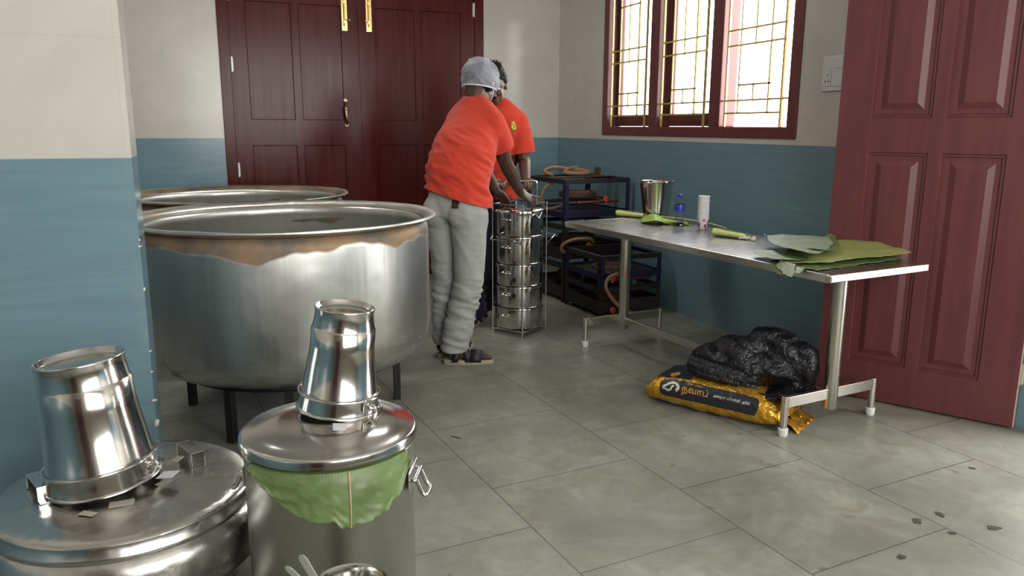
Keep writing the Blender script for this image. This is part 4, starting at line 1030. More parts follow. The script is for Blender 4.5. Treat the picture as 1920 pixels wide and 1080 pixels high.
# hose coil and pot rest lying on the top frame
bm = B(); z = 0.375
tube(bm, spl([(-0.20, 0.06, z-0.006), (-0.22, 0.16, z+0.02), (-0.10, 0.22, z+0.045), (0.04, 0.20, z+0.03), (0.14, 0.16, z+0.02), (0.16, 0.08, z+0.005), (0.06, 0.06, z), (-0.06, 0.10, z+0.01), (0.02, 0.17, z+0.035), (0.12, 0.20, z+0.04)], 8), 0.016, 12)
mk('coiled_hose', bm, M_HOSE, tp)
bm = B(); box(bm, -0.29, 0.29, -0.05, -0.01, 0.351, 0.357); box(bm, -0.29, 0.29, 0.05, 0.09, 0.351, 0.357); box(bm, 0.10, 0.28, 0.10, 0.16, 0.357, 0.372)
box(bm, 0.245, 0.275, 0.08, 0.13, 0.372, 0.42); mk('pot_rest', bm, M_RUST, tp, smooth=False)
B0 = (2.83, 5.10)
burner_stand((B0[0], B0[1], 0.0), radians(3), 0.52, 0.22, 'low black burner stand under another, behind the far table leg', (-0.13, 0),
             [(0.12, -0.28, 0.02), (0.0, -0.33, 0.03), (-0.14, -0.37, 0.09), (-0.23, -0.38, 0.17), (-0.27, -0.36, 0.25), (-0.23, -0.33, 0.31), (-0.14, -0.30, 0.325)], legm=M_SOOT)
burner_stand((B0[0], B0[1], 0.221), radians(3), 0.52, 0.23, 'black burner stand with red knob stacked low behind the far table leg', (-0.14, 0), None, legm=M_NAVY)

# ------------------------------------------------------------------ tiffin carrier in a wire frame
fx_, fy_ = 1.92, 4.725
tfz = empty('tiffin_carrier', (fx_, fy_, 0), 'tall round steel tiffin carrier of stacked tiers held in a wire frame', 'food carrier')
M_MIRR = steel('mirror_steel', (0.70, 0.68, 0.64), 0.09, 0.3, 0.04, 0.04, 5.0)
R_ = 0.160
bands = [0.045, 0.185, 0.330, 0.475, 0.655, 0.835]
for k in range(5):
    z0, z1 = bands[k], bands[k+1]
    bm = B(); H_ = z1-z0-0.001
    prof = [(0, 0.0), (R_-0.012, 0.0), (R_-0.006, 0.004), (R_-0.002, 0.012), (R_-0.002, H_-0.012), (R_+0.003, H_-0.010), (R_+0.004, H_-0.005), (R_+0.002, H_), (R_-0.004, H_), (0, H_)]
    if k == 4: prof = [(0, 0.0), (R_-0.012, 0.0), (R_-0.006, 0.004), (R_-0.002, 0.012), (R_-0.002, H_-0.03), (R_+0.004, H_-0.028), (R_+0.005, H_-0.012), (R_-0.002, H_-0.003), (R_-0.03, H_), (0, H_-0.004)]
    lathe(bm, prof, 72); tr = mk('tier', bm, M_MIRR, tfz, loc=(0, 0, z0), angle=50)
    for a in (-145, 35):
        Rm = Matrix.Rotation(radians(a), 4, 'Z'); zz = H_*0.62; bm = B()
        tube(bm, spl([Rm @ Vector(q) for q in ((R_-0.004, -0.032, zz), (R_+0.014, -0.030, zz+0.002), (R_+0.016, 0.0, zz+0.003), (R_+0.014, 0.030, zz+0.002), (R_-0.004, 0.032, zz))], 5), 0.0045, 8)
        mk('tier_handle', bm, M_SS, tr)
post_a = [(-0.178, 0.022), (-0.050, -0.188), (0.182, -0.035), (0.05, 0.18)]
for x, y in post_a:
    bm = B(); tube(bm, [(x, y, 0.004), (x, y, 0.862)], 0.0045, 10); ell(bm, (x, y, 0.862), .006, .006, .006, seg=10, rings=6); ell(bm, (x, y, 0.004), .006, .006, .0045, seg=10, rings=6)
    mk('post', bm, M_SS, tfz)
for z, nm in ((0.008, 'base_wire'), (0.036, 'base_wire'), (0.862, 'top_wire')):
    bm = B(); q = [(x, y, z) for x, y in post_a]
    for a, b in zip(q, q[1:]+q[:1]): tube(bm, [a, b], 0.0042, 8)
    mk(nm, bm, M_SS, tfz)
bm = B(); tube(bm, [(-0.11, -0.085, 0.036), (0.115, 0.07, 0.036)], 0.0045, 8); tube(bm, [(-0.06, 0.10, 0.036), (0.07, -0.11, 0.036)], 0.0045, 8); mk('cross_wire', bm, M_SS, tfz)
# top carrying arch
def fillet(pts, r=0.02): 
    out = [Vector(pts[0])]
    for a, b, c in zip(pts, pts[1:], pts[2:]):
        a, b, c = Vector(a), Vector(b), Vector(c); p = b+(a-b).normalized()*r; q = b+(c-b).normalized()*r
        for k in range(6):
            t_ = k/5; out.append((1-t_)**2*p+2*t_*(1-t_)*b+t_*t_*q)
    out.append(Vector(pts[-1])); return out
bm = B(); tube(bm, fillet([(-0.095, 0.035, 0.862), (-0.095, 0.035, 1.0), (0.105, -0.045, 1.008), (0.105, -0.045, 0.862)]), 0.0065, 12); mk('carrying_arch', bm, M_SS, tfz)
bm = B(); tube(bm, [(0.182, -0.035, 0.66), (0.235, -0.060, 0.655), (0.182, -0.035, 0.585)], 0.004, 8); mk('frame_hook', bm, M_SS, tfz)
bm = B(); tube(bm, fillet([(-0.178, 0.022, 0.648), (-0.24, -0.10, 0.648), (-0.12, -0.215, 0.645), (-0.052, -0.19, 0.61), (-0.050, -0.190, 0.545)], 0.012), 0.0045, 8); mk('swing_handle', bm, M_SS, tfz)
bm = B(); a = 0.022; zt = 0.8585-0.0
tube(bm, [(0.045, -0.150, 0.812), (0.075, -0.150, 0.775), (0.105, -0.128, 0.812)], 0.004, 8); mk('lid_clip', bm, M_SS, tfz)

# ------------------------------------------------------------------ people
def m_skin(name, c1, c2):
    t = NT(name); v = t.obj(); n = t.noise(v, 14, 3)
    t.p(Base_Color=t.mix(n, c1, c2), Roughness=0.45, Specular_IOR_Level=0.4, Subsurface_Weight=0.05)
    t.bump(t.noise(v, 180, 3), 0.12, 0.002); return t.m
M_SK1 = m_skin('dark_brown_skin', (0.060, 0.030, 0.018), (0.095, 0.048, 0.030))
M_SK2 = m_skin('brown_skin', (0.085, 0.044, 0.026), (0.130, 0.070, 0.042))
M_PALM = m_skin('fingernail', (0.36, 0.20, 0.15), (0.42, 0.25, 0.19))
def m_cloth(name, c, rough=0.85, var=0.12, ws=900):
    t = NT(name); v = t.obj()
    t.p(Base_Color=t.mix(t.noise(v, 5, 4), tuple(q*(1-var) for q in c), c), Roughness=rough, Sheen_Weight=0.15, Specular_IOR_Level=0.2)
    t.bump(t.math('ADD', t.math('MULTIPLY', t.noise(v, ws, 1), 0.3), t.noise(v, 35, 3)), 0.25, 0.003); return t.m
M_SHIRT = m_cloth('red_tshirt', (0.62, 0.055, 0.028))
M_JEAN = m_cloth('pale_grey_jeans', (0.40, 0.41, 0.38), var=0.14)
M_NAVYT = m_cloth('navy_trousers', (0.014, 0.017, 0.032))
M_HAIR = simple('black_hair', (0.007, 0.006, 0.005), 0.75, bump=0.4, bs=160, Specular_IOR_Level=0.15)
M_BLACKC = m_cloth('black_waistband', (0.012, 0.012, 0.014))
M_PATCH = simple('brown_leather_patch', (0.035, 0.02, 0.02), 0.6)
M_STRAP = simple('black_sandal_strap', (0.016, 0.017, 0.022), 0.55, bump=0.2)
M_SOLE = simple('worn_pale_sole', (0.40, 0.36, 0.26), 0.8, var=0.45, vs=35)
M_EYE = simple('eye_white', (0.60, 0.56, 0.50), 0.3); M_IRIS = simple('dark_iris', (0.01, 0.006, 0.004), 0.2)
V = Vector
def frame(fwd, upish=(0, 0, 1)):
    f = V(fwd).normalized(); l = V(upish).cross(f).normalized(); u = f.cross(l); return f, l, u
def head_shell(bm, c, fr, k=1.0):
    f, l, u = fr; M = Matrix((f, l, u)).transposed()
    P = lambda x, y, z: c+(f*x+l*y+u*z)*k
    ell(bm, P(-0.008, 0, 0.028), 0.098*k, 0.076*k, 0.098*k, M, 28, 18)
    ell(bm, P(-0.035, 0, 0.005), 0.068*k, 0.068*k, 0.075*k, M)
    ell(bm, P(0.028, 0, -0.030), 0.066*k, 0.062*k, 0.075*k, M)
    ell(bm, P(0.050, 0, -0.078), 0.038*k, 0.036*k, 0.034*k, M)
    ell(bm, P(0.020, 0.030, -0.065), 0.045*k, 0.028*k, 0.032*k, M); ell(bm, P(0.020, -0.030, -0.065), 0.045*k, 0.028*k, 0.032*k, M)
    for s_ in (-1, 1):
        ell(bm, P(0.070, s_*0.034, -0.020), 0.024*k, 0.024*k, 0.020*k, M)      # cheek
        ell(bm, P(0.080, s_*0.030, 0.024), 0.014*k, 0.024*k, 0.009*k, M)       # brow
        ell(bm, P(-0.004, s_*0.077, -0.008), 0.017*k, 0.009*k, 0.031*k, M @ Matrix.Rotation(s_*0.25, 3, 'Z'))  # ear
        ell(bm, P(0.103, s_*0.012, -0.032), 0.010*k, 0.009*k, 0.008*k, M)      # nostril wing
    loft(bm, [(P(0.082, 0, 0.022), l*0.008*k, f*0.010*k), (P(0.096, 0, -0.006), l*0.009*k, f*0.013*k), (P(0.106, 0, -0.026), l*0.013*k, f*0.016*k), (P(0.098, 0, -0.038), l*0.012*k, f*0.012*k)], 14)
    ell(bm, P(0.088, 0, -0.056), 0.013*k, 0.026*k, 0.007*k, M); ell(bm, P(0.086, 0, -0.067), 0.013*k, 0.023*k, 0.007*k, M)
def eyes(c, fr, k, par, off):
    f, l, u = fr
    for s_ in (-1, 1):
        p = c+(f*0.078+l*s_*0.031+u*0.008)*k-off
        bm = B(); ell(bm, p, .0135*k, .0135*k, .0115*k); e_ = mk('eye', bm, M_EYE, par)
        bm = B(); ell(bm, p+(f*0.0105-u*0.002)*k, .0045*k, .0062*k, .0062*k, Matrix((f, l, u)).transposed()); mk('iris', bm, M_IRIS, e_)
def hand(bm, wr, kn, palmn, curls, spread=0.5, thumb_side=1, k=1.0):
    """wr wrist, kn centre of knuckles, palmn: normal out of the palm; curls per finger (radians per joint)"""
    d = (kn-wr).normalized(); n = (palmn-d*palmn.dot(d)).normalized(); s_ = d.cross(n)*thumb_side   # s_ points to thumb side
    loft(bm, [(wr-d*0.01, s_*0.025*k, n*0.019*k), (wr+d*0.02, s_*0.029*k, n*0.018*k), (wr+(kn-wr)*0.6, s_*0.038*k, n*0.016*k), (kn, s_*0.040*k, n*0.013*k), (kn+d*0.006, s_*0.037*k, n*0.010*k)], 20, 0.85)
    lens = [(0.042, 0.026, 0.021), (0.046, 0.030, 0.023), (0.043, 0.028, 0.022), (0.034, 0.021, 0.019)]
    for i in range(4):
        off = s_*(0.030-0.020*i)*k
        base = kn+off-d*0.004; ang_ = (1.4-i)*0.13*spread; dd = (d*cos(ang_)+s_*sin(ang_)).normalized()
        pts = [base-dd*0.012, base]; a = 0.0; p = base
        for j, L_ in enumerate(lens[i]):
            a += curls[i]*(0.75 if j == 0 else 1.0); q = dd*cos(a)+n*sin(a); p = p+q*L_*k; pts.append(p)
        r = 0.0088*k if i < 3 else 0.0078*k
        capsule(bm, pts, [r*1.05, r*1.1, r, r*0.92, r*0.78], 10, 3)
    b0 = wr+d*0.028+s_*0.026*k; t1 = (d*0.65+s_*0.75+n*0.25).normalized(); t2 = (d*0.85+s_*0.35+n*0.40).normalized()
    capsule(bm, [wr+d*0.012+s_*0.012, b0, b0+t1*0.036*k, b0+t1*0.036*k+t2*0.030*k, b0+t1*0.036*k+t2*0.054*k], [0.015*k, 0.0145*k, 0.011*k, 0.0100*k, 0.008*k], 10, 3)
def foot(bm, ank, toe, k=1.0):
    d = (V((toe.x, toe.y, 0))-V((ank.x, ank.y, 0))).normalized(); s_ = V((-d.y, d.x, 0)); z0 = 0.030; a0 = V((ank.x, ank.y, 0)); L_ = (V((toe.x, toe.y, 0))-a0).length
    up = V((0, 0, 1))
    loft(bm, [(a0-d*0.055+up*(z0+0.030), s_*0.018, up*0.020), (a0-d*0.045+up*(z0+0.030), s_*0.030, up*0.028), (a0+d*0.01+up*(z0+0.036), s_*0.033, up*0.035), (a0+d*0.07+up*(z0+0.026), s_*0.036, up*0.026), (a0+d*(L_-0.065)+up*(z0+0.016), s_*0.043, up*0.016), (a0+d*(L_-0.045)+up*(z0+0.014), s_*0.041, up*0.013)], 20)
    capsule(bm, [a0+up*0.13, a0+up*(z0+0.045)], [0.036, 0.037], 16)
    for i, (o_, e_, r) in enumerate(((0.032, 0.0, 0.013), (0.012, -0.002, 0.0095), (-0.004, -0.008, 0.009), (-0.019, -0.016, 0.0085), (-0.033, -0.028, 0.008))):
        q = a0+d*(L_-0.05)+s_*o_*k+up*(z0+r)
        capsule(bm, [q, q+d*(0.020+e_*0.4)+up*0.004, q+d*(0.042+e_)-up*0.001], [r, r*1.05, r*0.9], 10, 3)
def sandal(par, off, ank, toe, mirror=1):
    d = (V((toe.x, toe.y, 0))-V((ank.x, ank.y, 0))).normalized(); s_ = V((-d.y, d.x, 0)); up = V((0, 0, 1)); a0 = V((ank.x, ank.y, 0)); L_ = (V((toe.x, toe.y, 0))-a0).length
    bm = B(); g = []
    n_ = 18
    for z in (0.0, 0.004, 0.022, 0.027):
        row = []; sh = 0.94 if z in (0.0, 0.027) else 1.0
        for i in range(n_*2):
            t_ = i/(n_*2)*2*pi; c = cos(t_); x = -0.062+(L_+0.072)*(0.5+0.5*c); w_ = (0.036+0.014*(x/L_))*(abs(sin(t_))**0.75)*(1 if sin(t_) > 0 else -1)
            row.append(bm.verts.new(a0-off+d*x+s_*w_*sh+up*z+up*0.010*max(0, (x-L_*0.75)/L_)**1.0))
        g.append(row)
    for A, Q in zip(g, g[1:]):
        for i in range(n_*2): bm.faces.new((A[i], A[(i+1) % (n_*2)], Q[(i+1) % (n_*2)], Q[i]))
    bm.faces.new(g[0][::-1]); bm.faces.new(g[-1]); so = mk('sandal', bm, M_SOLE, par, bevel=0.0)
    def strap(x0, x1, hgt, wd, tw=0.0, wid=0.046):
        bm = B(); rows = []
        for i in range(17):
            a = pi*i/16; x = x0+(x1-x0)*i/16; c = a0-off+d*x+s_*cos(a)*wid+up*(0.020+hgt*sin(a)**0.7)
            rows.append([bm.verts.new(c-d*wd/2), bm.verts.new(c+d*wd/2)])
        for A, Q in zip(rows, rows[1:]): bm.faces.new((A[0], A[1], Q[1], Q[0]))
        o = mk('strap', bm, M_STRAP, so); m_ = o.modifiers.new('s', 'SOLIDIFY'); m_.thickness = 0.004; m_.offset = 1
    strap(L_-0.085, L_-0.095, 0.058, 0.062, wid=0.049); strap(0.010, 0.080, 0.086, 0.034); strap(0.080, 0.005, 0.089, 0.034)
    bm = B(); rows = []
    for i in range(15):
        a = -pi/2-1.25+2.5*i/14; c = a0-off+d*(0.005+sin(a)*0.062)+s_*cos(a)*0.044+up*0.062
        rows.append([bm.verts.new(c-up*0.010), bm.verts.new(c+up*0.010)])
    for A, Q in zip(rows, rows[1:]): bm.faces.new((A[0], A[1], Q[1], Q[0]))
    o = mk('strap', bm, M_STRAP, so); m_ = o.modifiers.new('s', 'SOLIDIFY'); m_.thickness = 0.003; m_.offset = 1
def shift(bm, off):
    for v in bm.verts: v.co -= off
    return bm
def wrap_patch(target, c, n, r_, w_, h_, name, m, par, off, push=0.003, label=None):
    """small patch laid on the cloth around point c"""
    n = V(n).normalized(); r_ = V(r_).normalized(); up = n.cross(r_).normalized(); bm = B(); g = []
    for i in range(9):
        row = []
        for j in range(9):
            p = V(c)+r_*((i/8-0.5)*w_)+up*((j/8-0.5)*h_)
            ok, loc, nn, _ = target.ray_cast(p+n*0.15-off*0, -n)
            row.append(bm.verts.new((loc if ok else p)+n*push))
        g.append(row)
    for i in range(8):
        for j in range(8): bm.faces.new((g[i][j], g[i+1][j], g[i+1][j+1], g[i][j+1]))
    o = mk(name, bm, m, par); s = o.modifiers.new('s', 'SOLIDIFY'); s.thickness = 0.003
    if label: o['label'] = label
    return o

def rig(nm, J, facing, hf, label, skin, root, tier):
    off = V((root.x, root.y, 0)); e = empty('person', off, label, 'person', 'two cooks in red shirts')
    f, l, _ = frame(facing); up = V((0, 0, 1))
    # ---- one continuous body
    bm = B()
    head = J['head']; hfr = frame(hf[0], hf[1]); head_shell(bm, head, hfr, hf[2])
    nb = J['neck']
    hb = head-hfr[2]*0.075*hf[2]-hfr[0]*0.030*hf[2]
    capsule(bm, [nb-up*0.05, nb, hb+(nb-hb)*0.3, hb+hfr[2]*0.05], [0.068, 0.058, 0.054, 0.058], 18)
    sd = (J['shL']-J['shR']).normalized(); hd = (J['hipL']-J['hipR']).normalized()
    spine = J['upch']-J['pelvis']; sp = spine.normalized(); fw = lambda s: (s.cross(sp)).normalized()
    ft, fh = fw(sd), fw(hd)
    secs = [(J['pelvis']-sp*0.07, hd*0.135, fh*0.085), (J['pelvis'], hd*0.145, fh*0.092), (J['waist'], hd*0.145, fh*0.105), (J['chest'], sd*0.155, ft*0.115), (J['upch'], sd*0.165, ft*0.110), (J['neck']-sp*0.05, sd*0.11, ft*0.075)]
    loft(bm, secs, 28)
    for s_ in 'LR':
        sh, el, wr, kn = J['sh'+s_], J['elb'+s_], J['wr'+s_], J['kn'+s_]
        ell(bm, sh, 0.062, 0.062, 0.062)
        m1 = sh.lerp(el, 0.45); m2 = el.lerp(wr, 0.3); m3 = el.lerp(wr, 0.75)
        capsule(bm, [sh, m1, el, m2, m3, wr], [0.056, 0.049, 0.041, 0.042, 0.032, 0.026], 18)
        hand(bm, wr, kn, J['pn'+s_], J['cu'+s_], J.get('sp'+s_, 0.5), J['ts'+s_])
        hp, ke, an, to = J['hip'+s_], J['knee'+s_], J['ank'+s_], J['toe'+s_]
        capsule(bm, [hp, hp.lerp(ke, 0.5), ke, ke.lerp(an, 0.35), an+up*0.02], [0.088, 0.072, 0.054, 0.052, 0.036], 18)
        foot(bm, an, to, -1 if s_ == 'R' else 1)
    shift(bm, off); bm = baked(bm, 0.0052, 3)
    body = mk('body', bm, skin, e, angle=180)
    eyes(head, hfr, hf[2], e, off)
    # ---- shirt
    bm = B(); g = 1.0
    lean = sp
    bl = J.get('belly', 0.0)
    secs = [(J['pelvis']-up*0.03, hd*0.200, fh*0.152), (J['pelvis']+lean*0.05, hd*0.197, fh*(0.146+bl)), (J['waist']+lean*0.10-fh*bl*2, hd*0.182, fh*(0.134+bl*2)), (J['chest']-ft*bl*2, sd*0.186, ft*(0.137+bl*2)), (J['upch']-sp*0.02, sd*0.185, ft*0.130), (J['upch']+sp*0.06, sd*0.165, ft*0.105), (J['neck']-sp*0.005, sd*0.078, ft*0.074)]
    loft(bm, secs, 32)
    for s_ in 'LR':
        sh, el = J['sh'+s_], J['elb'+s_]; a = (el-sh).normalized()
        inn = (J['upch']-sh).normalized()
        capsule(bm, [J['neck']+sp*0.012+(sh-J['neck']).normalized()*0.03, J['neck'].lerp(sh, 0.55)+up*0.002, sh+inn*0.012], [0.056, 0.066, 0.070], 20)
        capsule(bm, [J['upch'], sh+inn*0.03-up*0.04], [0.115, 0.085], 20)
        capsule(bm, [sh+inn*0.010, sh+a*0.10, sh+a*0.26], [0.070, 0.073, 0.075], 20)
    shift(bm, off); bm = baked(bm, 0.008, 22)
    for s_ in 'LR':
        sh, el = J['sh'+s_]-off, J['elb'+s_]-off; a = (el-sh).normalized(); co = sh+a*J.get('slv', 0.20)
        # cut only the sleeve tube: delete verts beyond the plane and near the arm axis
        geo = [v for v in bm.verts if (v.co-co).dot(a) > -0.03 and ((v.co-co)-a*(v.co-co).dot(a)).length < 0.105]
        fs = {f_ for v in geo for f_ in v.link_faces}; es = {x for f_ in fs for x in f_.edges}; vs = {x for f_ in fs for x in f_.verts}
        bmesh.ops.bisect_plane(bm, geom=list(vs)+list(es)+list(fs), plane_co=co, plane_no=a)
        bmesh.ops.delete(bm, geom=[v for v in bm.verts if (v.co-co).dot(a) > 0.0005 and ((v.co-co)-a*(v.co-co).dot(a)).length < 0.10], context='VERTS')
    cut(bm, J['hem_co']-off, J['hem_no'])
    bk = -ft; pv = J['pelvis']-off
    def wr_(c):
        h_ = (c-pv).dot(sp); q = V((c.dot(sd)*1.0, c.dot(ft), h_))
        lowm = max(0.15, min(1, (0.50-h_)/0.25))
        w1 = 1-abs(noise.noise(V((q.x*5+q.z*7, q.y*5, q.z*13-q.x*8))))*2.2
        w2 = 1-abs(noise.noise(V((q.x*10+3, q.y*9, q.z*26-q.x*14))))*2.2
        return 0.013*lowm*w1+0.006*w2*lowm+0.006*noise.noise(q*4)
    displace(bm, wr_)
    shirt = mk('shirt', bm, M_SHIRT, e, angle=180); so = shirt.modifiers.new('s', 'SOLIDIFY'); so.thickness = 0.0035; so.offset = 1
    # ---- trousers
    bm = B()
    loft(bm, [(J['pelvis']-up*0.09, hd*0.165, fh*0.118), (J['pelvis']-up*0.03, hd*0.174, fh*0.124), (J['pelvis']+up*0.03, hd*0.170, fh*0.120), (J['pelvis']+up*0.07, hd*0.164, fh*0.115), (J['pelvis']+sp*0.14, hd*0.155, fh*0.110)], 30)
    for s_ in 'LR':
        hp, ke, an = J['hip'+s_], J['knee'+s_], J['ank'+s_]
        capsule(bm, [hp+up*0.02, hp.lerp(ke, 0.45), ke, ke.lerp(an, 0.4), V((an.x, an.y, 0.09))], [0.104, 0.090, 0.074, 0.070, 0.066], 20)
        ell(bm, hp-fh*0.045+up*0.0, 0.088, 0.088, 0.10)
    shift(bm, off); bm = baked(bm, 0.008, 8)
    cut(bm, (0, 0, J['cuff']), (0, 0, -1)); cut(bm, pv+up*J.get('wst', 0.10), up)
    def wj(c):
        z = c.z; m_ = max(0.15, min(1, (0.62-z)/0.22)) ; a = 1-abs(noise.noise(V((c.x*5, c.y*5, z*22+c.x*6))))*2.2
        b_ = 1-abs(noise.noise(V((c.x*8+5, c.y*8, z*38-c.y*9))))*2.2
        d_ = 1-abs(noise.noise(V((c.x*9, c.y*9, z*7+c.x*9+4))))*2.2
        return 0.0120*m_*a+0.006*b_*m_+0.005*d_
    displace(bm, wj)
    tro = mk('trousers', bm, tier, e, angle=180); so = tro.modifiers.new('s', 'SOLIDIFY'); so.thickness = 0.004; so.offset = 0
    for s_ in 'LR': sandal(e, off, J['ank'+s_], J['toe'+s_])
    return e, body, shirt, tro, off, hfr, (sd, ft, hd, fh, sp)

J1 = dict(pelvis=V((1.312, 4.172, 0.90)), hipR=V((1.365, 4.095, 0.86)), hipL=V((1.262, 4.245, 0.86)), kneeR=V((1.365, 4.115, 0.500)), kneeL=V((1.285, 4.275, 0.490)),
          ankR=V((1.290, 4.165, 0.10)), ankL=V((1.290, 4.345, 0.10)), toeR=V((1.498, 4.096, 0)), toeL=V((1.495, 4.47, 0)),
          waist=V((1.330, 4.195, 0.985)), chest=V((1.425, 4.285, 1.225)), upch=V((1.480, 4.352, 1.365)), shR=V((1.556, 4.220, 1.372)), shL=V((1.432, 4.515, 1.385)),
          neck=V((1.495, 4.375, 1.488)), head=V((1.540, 4.405, 1.588)), elbR=V((1.672, 4.34, 1.150)), wrR=V((1.832, 4.498, 0.950)), knR=V((1.915, 4.528, 0.904)),
          elbL=V((1.62, 4.66, 1.150)), wrL=V((1.735, 4.66, 0.955)), knL=V((1.790, 4.685, 0.905)),
          pnR=V((-0.1, 0.75, -0.65)), pnL=V((0.3, 0.1, -1)), cuR=(-0.12, 0.26, 0.40, 0.45), cuL=(0.4, 0.4, 0.4, 0.4), spR=1.1, tsR=1, tsL=-1,
          hem_co=V((1.315, 4.17, 0.962)), hem_no=V((-0.27, 0.11, -1)).normalized(), cuff=0.082, slv=0.165, wst=0.125, belly=0.013)
e1, body1, shirt1, tro1, o1, hfr1, ax1 = rig('a', J1, (0.87, 0.50, 0), ((0.62, 0.62, -0.42), (0.35, 0.30, 1), 1.02),
    'person seen from behind in hairnet, red t-shirt and pale jeans, bending over the tiffin carrier', M_SK1, V((1.32, 4.20, 0)), M_JEAN)
# waistband, leather patch
f, l, u = hfr1; c = J1['head']-o1; k = 1.02; Mh = Matrix((f, l, u)).transposed()
bm = B(); sd, ft, hd, fh, sp = ax1
loft(bm, [(J1['pelvis']-o1+sp*0.10, hd*0.160, fh*0.114), (J1['pelvis']-o1+sp*0.15, hd*0.157, fh*0.111)], 40); mk('waistband', bm, M_BLACKC, e1)
wrap_patch(tro1, J1['pelvis']-o1-V((fh.x, fh.y, 0))*0.1-hd*0.085+V((0, 0, 0.045)), -V((fh.x, fh.y, 0)), hd, 0.050, 0.058, 'leather_patch', M_PATCH, tro1, o1, label='dark brown leather patch')
# hair under the net, hairnet
def cap_shell(c, M, k, rx, ry, rz, zc, cutco, cutno, fn=None, off=0.004, sub=(56, 36)):
    bm = B(); ell(bm, c+M @ V((-0.010, 0, zc))*k, rx*k, ry*k, rz*k, M, *sub)
    bmesh.ops.bisect_plane(bm, geom=bm.verts[:]+bm.edges[:]+bm.faces[:], plane_co=c+M @ V(cutco)*k, plane_no=M @ V(cutno), clear_outer=True)
    if fn: displace(bm, fn)
    return bm
bm = cap_shell(c, Mh, k, 0.103, 0.080, 0.103, 0.026, (0.0, 0, -0.045), (0.55, 0, -0.83), lambda p: 0.0015*fbm(p, 120))
mk('hair', bm, M_HAIR, e1)
t = NT('hairnet_mesh'); v = t.obj(); n_ = t.noise(v, 14, 3)
t.p(Base_Color=(0.66, 0.70, 0.80), Roughness=0.6, Alpha=t.math('ADD', 0.26, t.math('MULTIPLY', t.ramp(n_, (0.3, 0.0), (0.75, 1.0)), 0.22))); t.bump(n_, 0.5, 0.004); M_NET = t.m
t = NT('hairnet_band'); t.p(Base_Color=(0.74, 0.77, 0.84), Roughness=0.6, Alpha=0.9); M_NETB = t.m
gath = c+Mh @ V((-0.112, 0, 0.015))*k
def netw(p):
    q = Mh.transposed() @ (p-c); a = atan2(q.y, q.z-0.015); r = V((q.x+0.112, q.y, q.z-0.015)).length
    return 0.006*sin(a*16+2*noise.noise(q*20))*max(0, 1-r/0.16)+0.006*noise.noise(q*24)+0.003*noise.noise(q*60)
bm = cap_shell(c, Mh, k, 0.136, 0.106, 0.119, 0.030, (0.0, 0, -0.024), (0.30, 0, -0.95), netw)
net = mk('hairnet', bm, M_NET, e1)
bm = B(); P_ = []
nn = (Mh @ V((0.30, 0, -0.95))).normalized(); pc = c+Mh @ V((0.0, 0, -0.024))*k
vs_ = []
for i in range(48):
    a = 2*pi*i/48; d_ = V((cos(a)*0.118, sin(a)*0.092, 0)); q = c+Mh @ (V((-0.010+d_.x, d_.y, 0)))*k
    q = q-nn*((q-pc).dot(nn))-nn*0.002; P_.append(q)
tube(bm, P_, 0.0045, 8, closed=True); mk('elastic_band', bm, M_NETB, net)
bm = B(); tube(bm, spl([c+Mh @ V((-0.005, -0.080, 0.02))*k, c+Mh @ V((0.012, -0.083, -0.01))*k, c+Mh @ V((0.030, -0.078, -0.04))*k, c+Mh @ V((0.05, -0.064, -0.065))*k], 5), 0.004, 8); mk('mask_strap', bm, M_NETB, e1)

J2 = dict(pelvis=V((1.850, 5.125, 0.885)), hipL=V((1.895, 5.055, 0.83)), hipR=V((1.800, 5.175, 0.83)), kneeR=V((1.665, 5.03, 0.455)), kneeL=V((1.835, 4.975, 0.460)),
          ankR=V((1.715, 5.01, 0.10)), ankL=V((1.80, 5.13, 0.10)), toeR=V((1.545, 4.86, 0)), toeL=V((1.61, 5.02, 0)),
          waist=V((1.852, 5.108, 0.985)), chest=V((1.878, 5.052, 1.215)), upch=V((1.880, 5.010, 1.365)), shL=V((2.000, 4.935, 1.385)), shR=V((1.735, 5.105, 1.385)),
          neck=V((1.870, 4.985, 1.490)), head=V((1.822, 4.935, 1.612)), elbL=V((2.035, 4.925, 1.135)), wrL=V((2.000, 4.800, 0.990)), knL=V((1.985, 4.728, 1.010)),
          elbR=V((1.735, 5.05, 1.150)), wrR=V((1.758, 4.880, 1.00)), knR=V((1.800, 4.810, 1.005)),
          pnL=V((-0.1, -0.2, -1)), pnR=V((0.1, -0.2, -1)), cuL=(0.75, 0.8, 0.8, 0.85), cuR=(0.75, 0.8, 0.8, 0.8), spL=0.1, spR=0.1, tsL=-1, tsR=1,
          hem_co=V((1.85, 5.12, 0.87)), hem_no=V((0, 0, -1)), cuff=0.075, slv=0.21)
e2, body2, shirt2, tro2, o2, hfr2, ax2 = rig('b', J2, (-0.75, -0.66, 0), ((-0.36, -0.85, -0.40), (-0.20, -0.28, 1), 1.0),
    'dark-haired person facing the camera in red t-shirt with small chest emblem, behind the tiffin carrier', M_SK2, V((1.84, 5.10, 0)), M_NAVYT)
f, l, u = hfr2; c = J2['head']-o2; Mh = Matrix((f, l, u)).transposed()
def tuft(p):
    q = Mh.transposed() @ (p-c); return 0.010*noise.noise(q*38)+0.006*noise.noise(q*90)+0.010*max(0, q.z-0.05)*12*abs(noise.noise(q*30))
bm = cap_shell(c, Mh, 1.0, 0.110, 0.086, 0.114, 0.032, (0.0, 0, 0.002), (0.72, 0, -0.69), tuft)
h2 = mk('hair', bm, M_HAIR, e2)
bm = B(); random.seed(11)
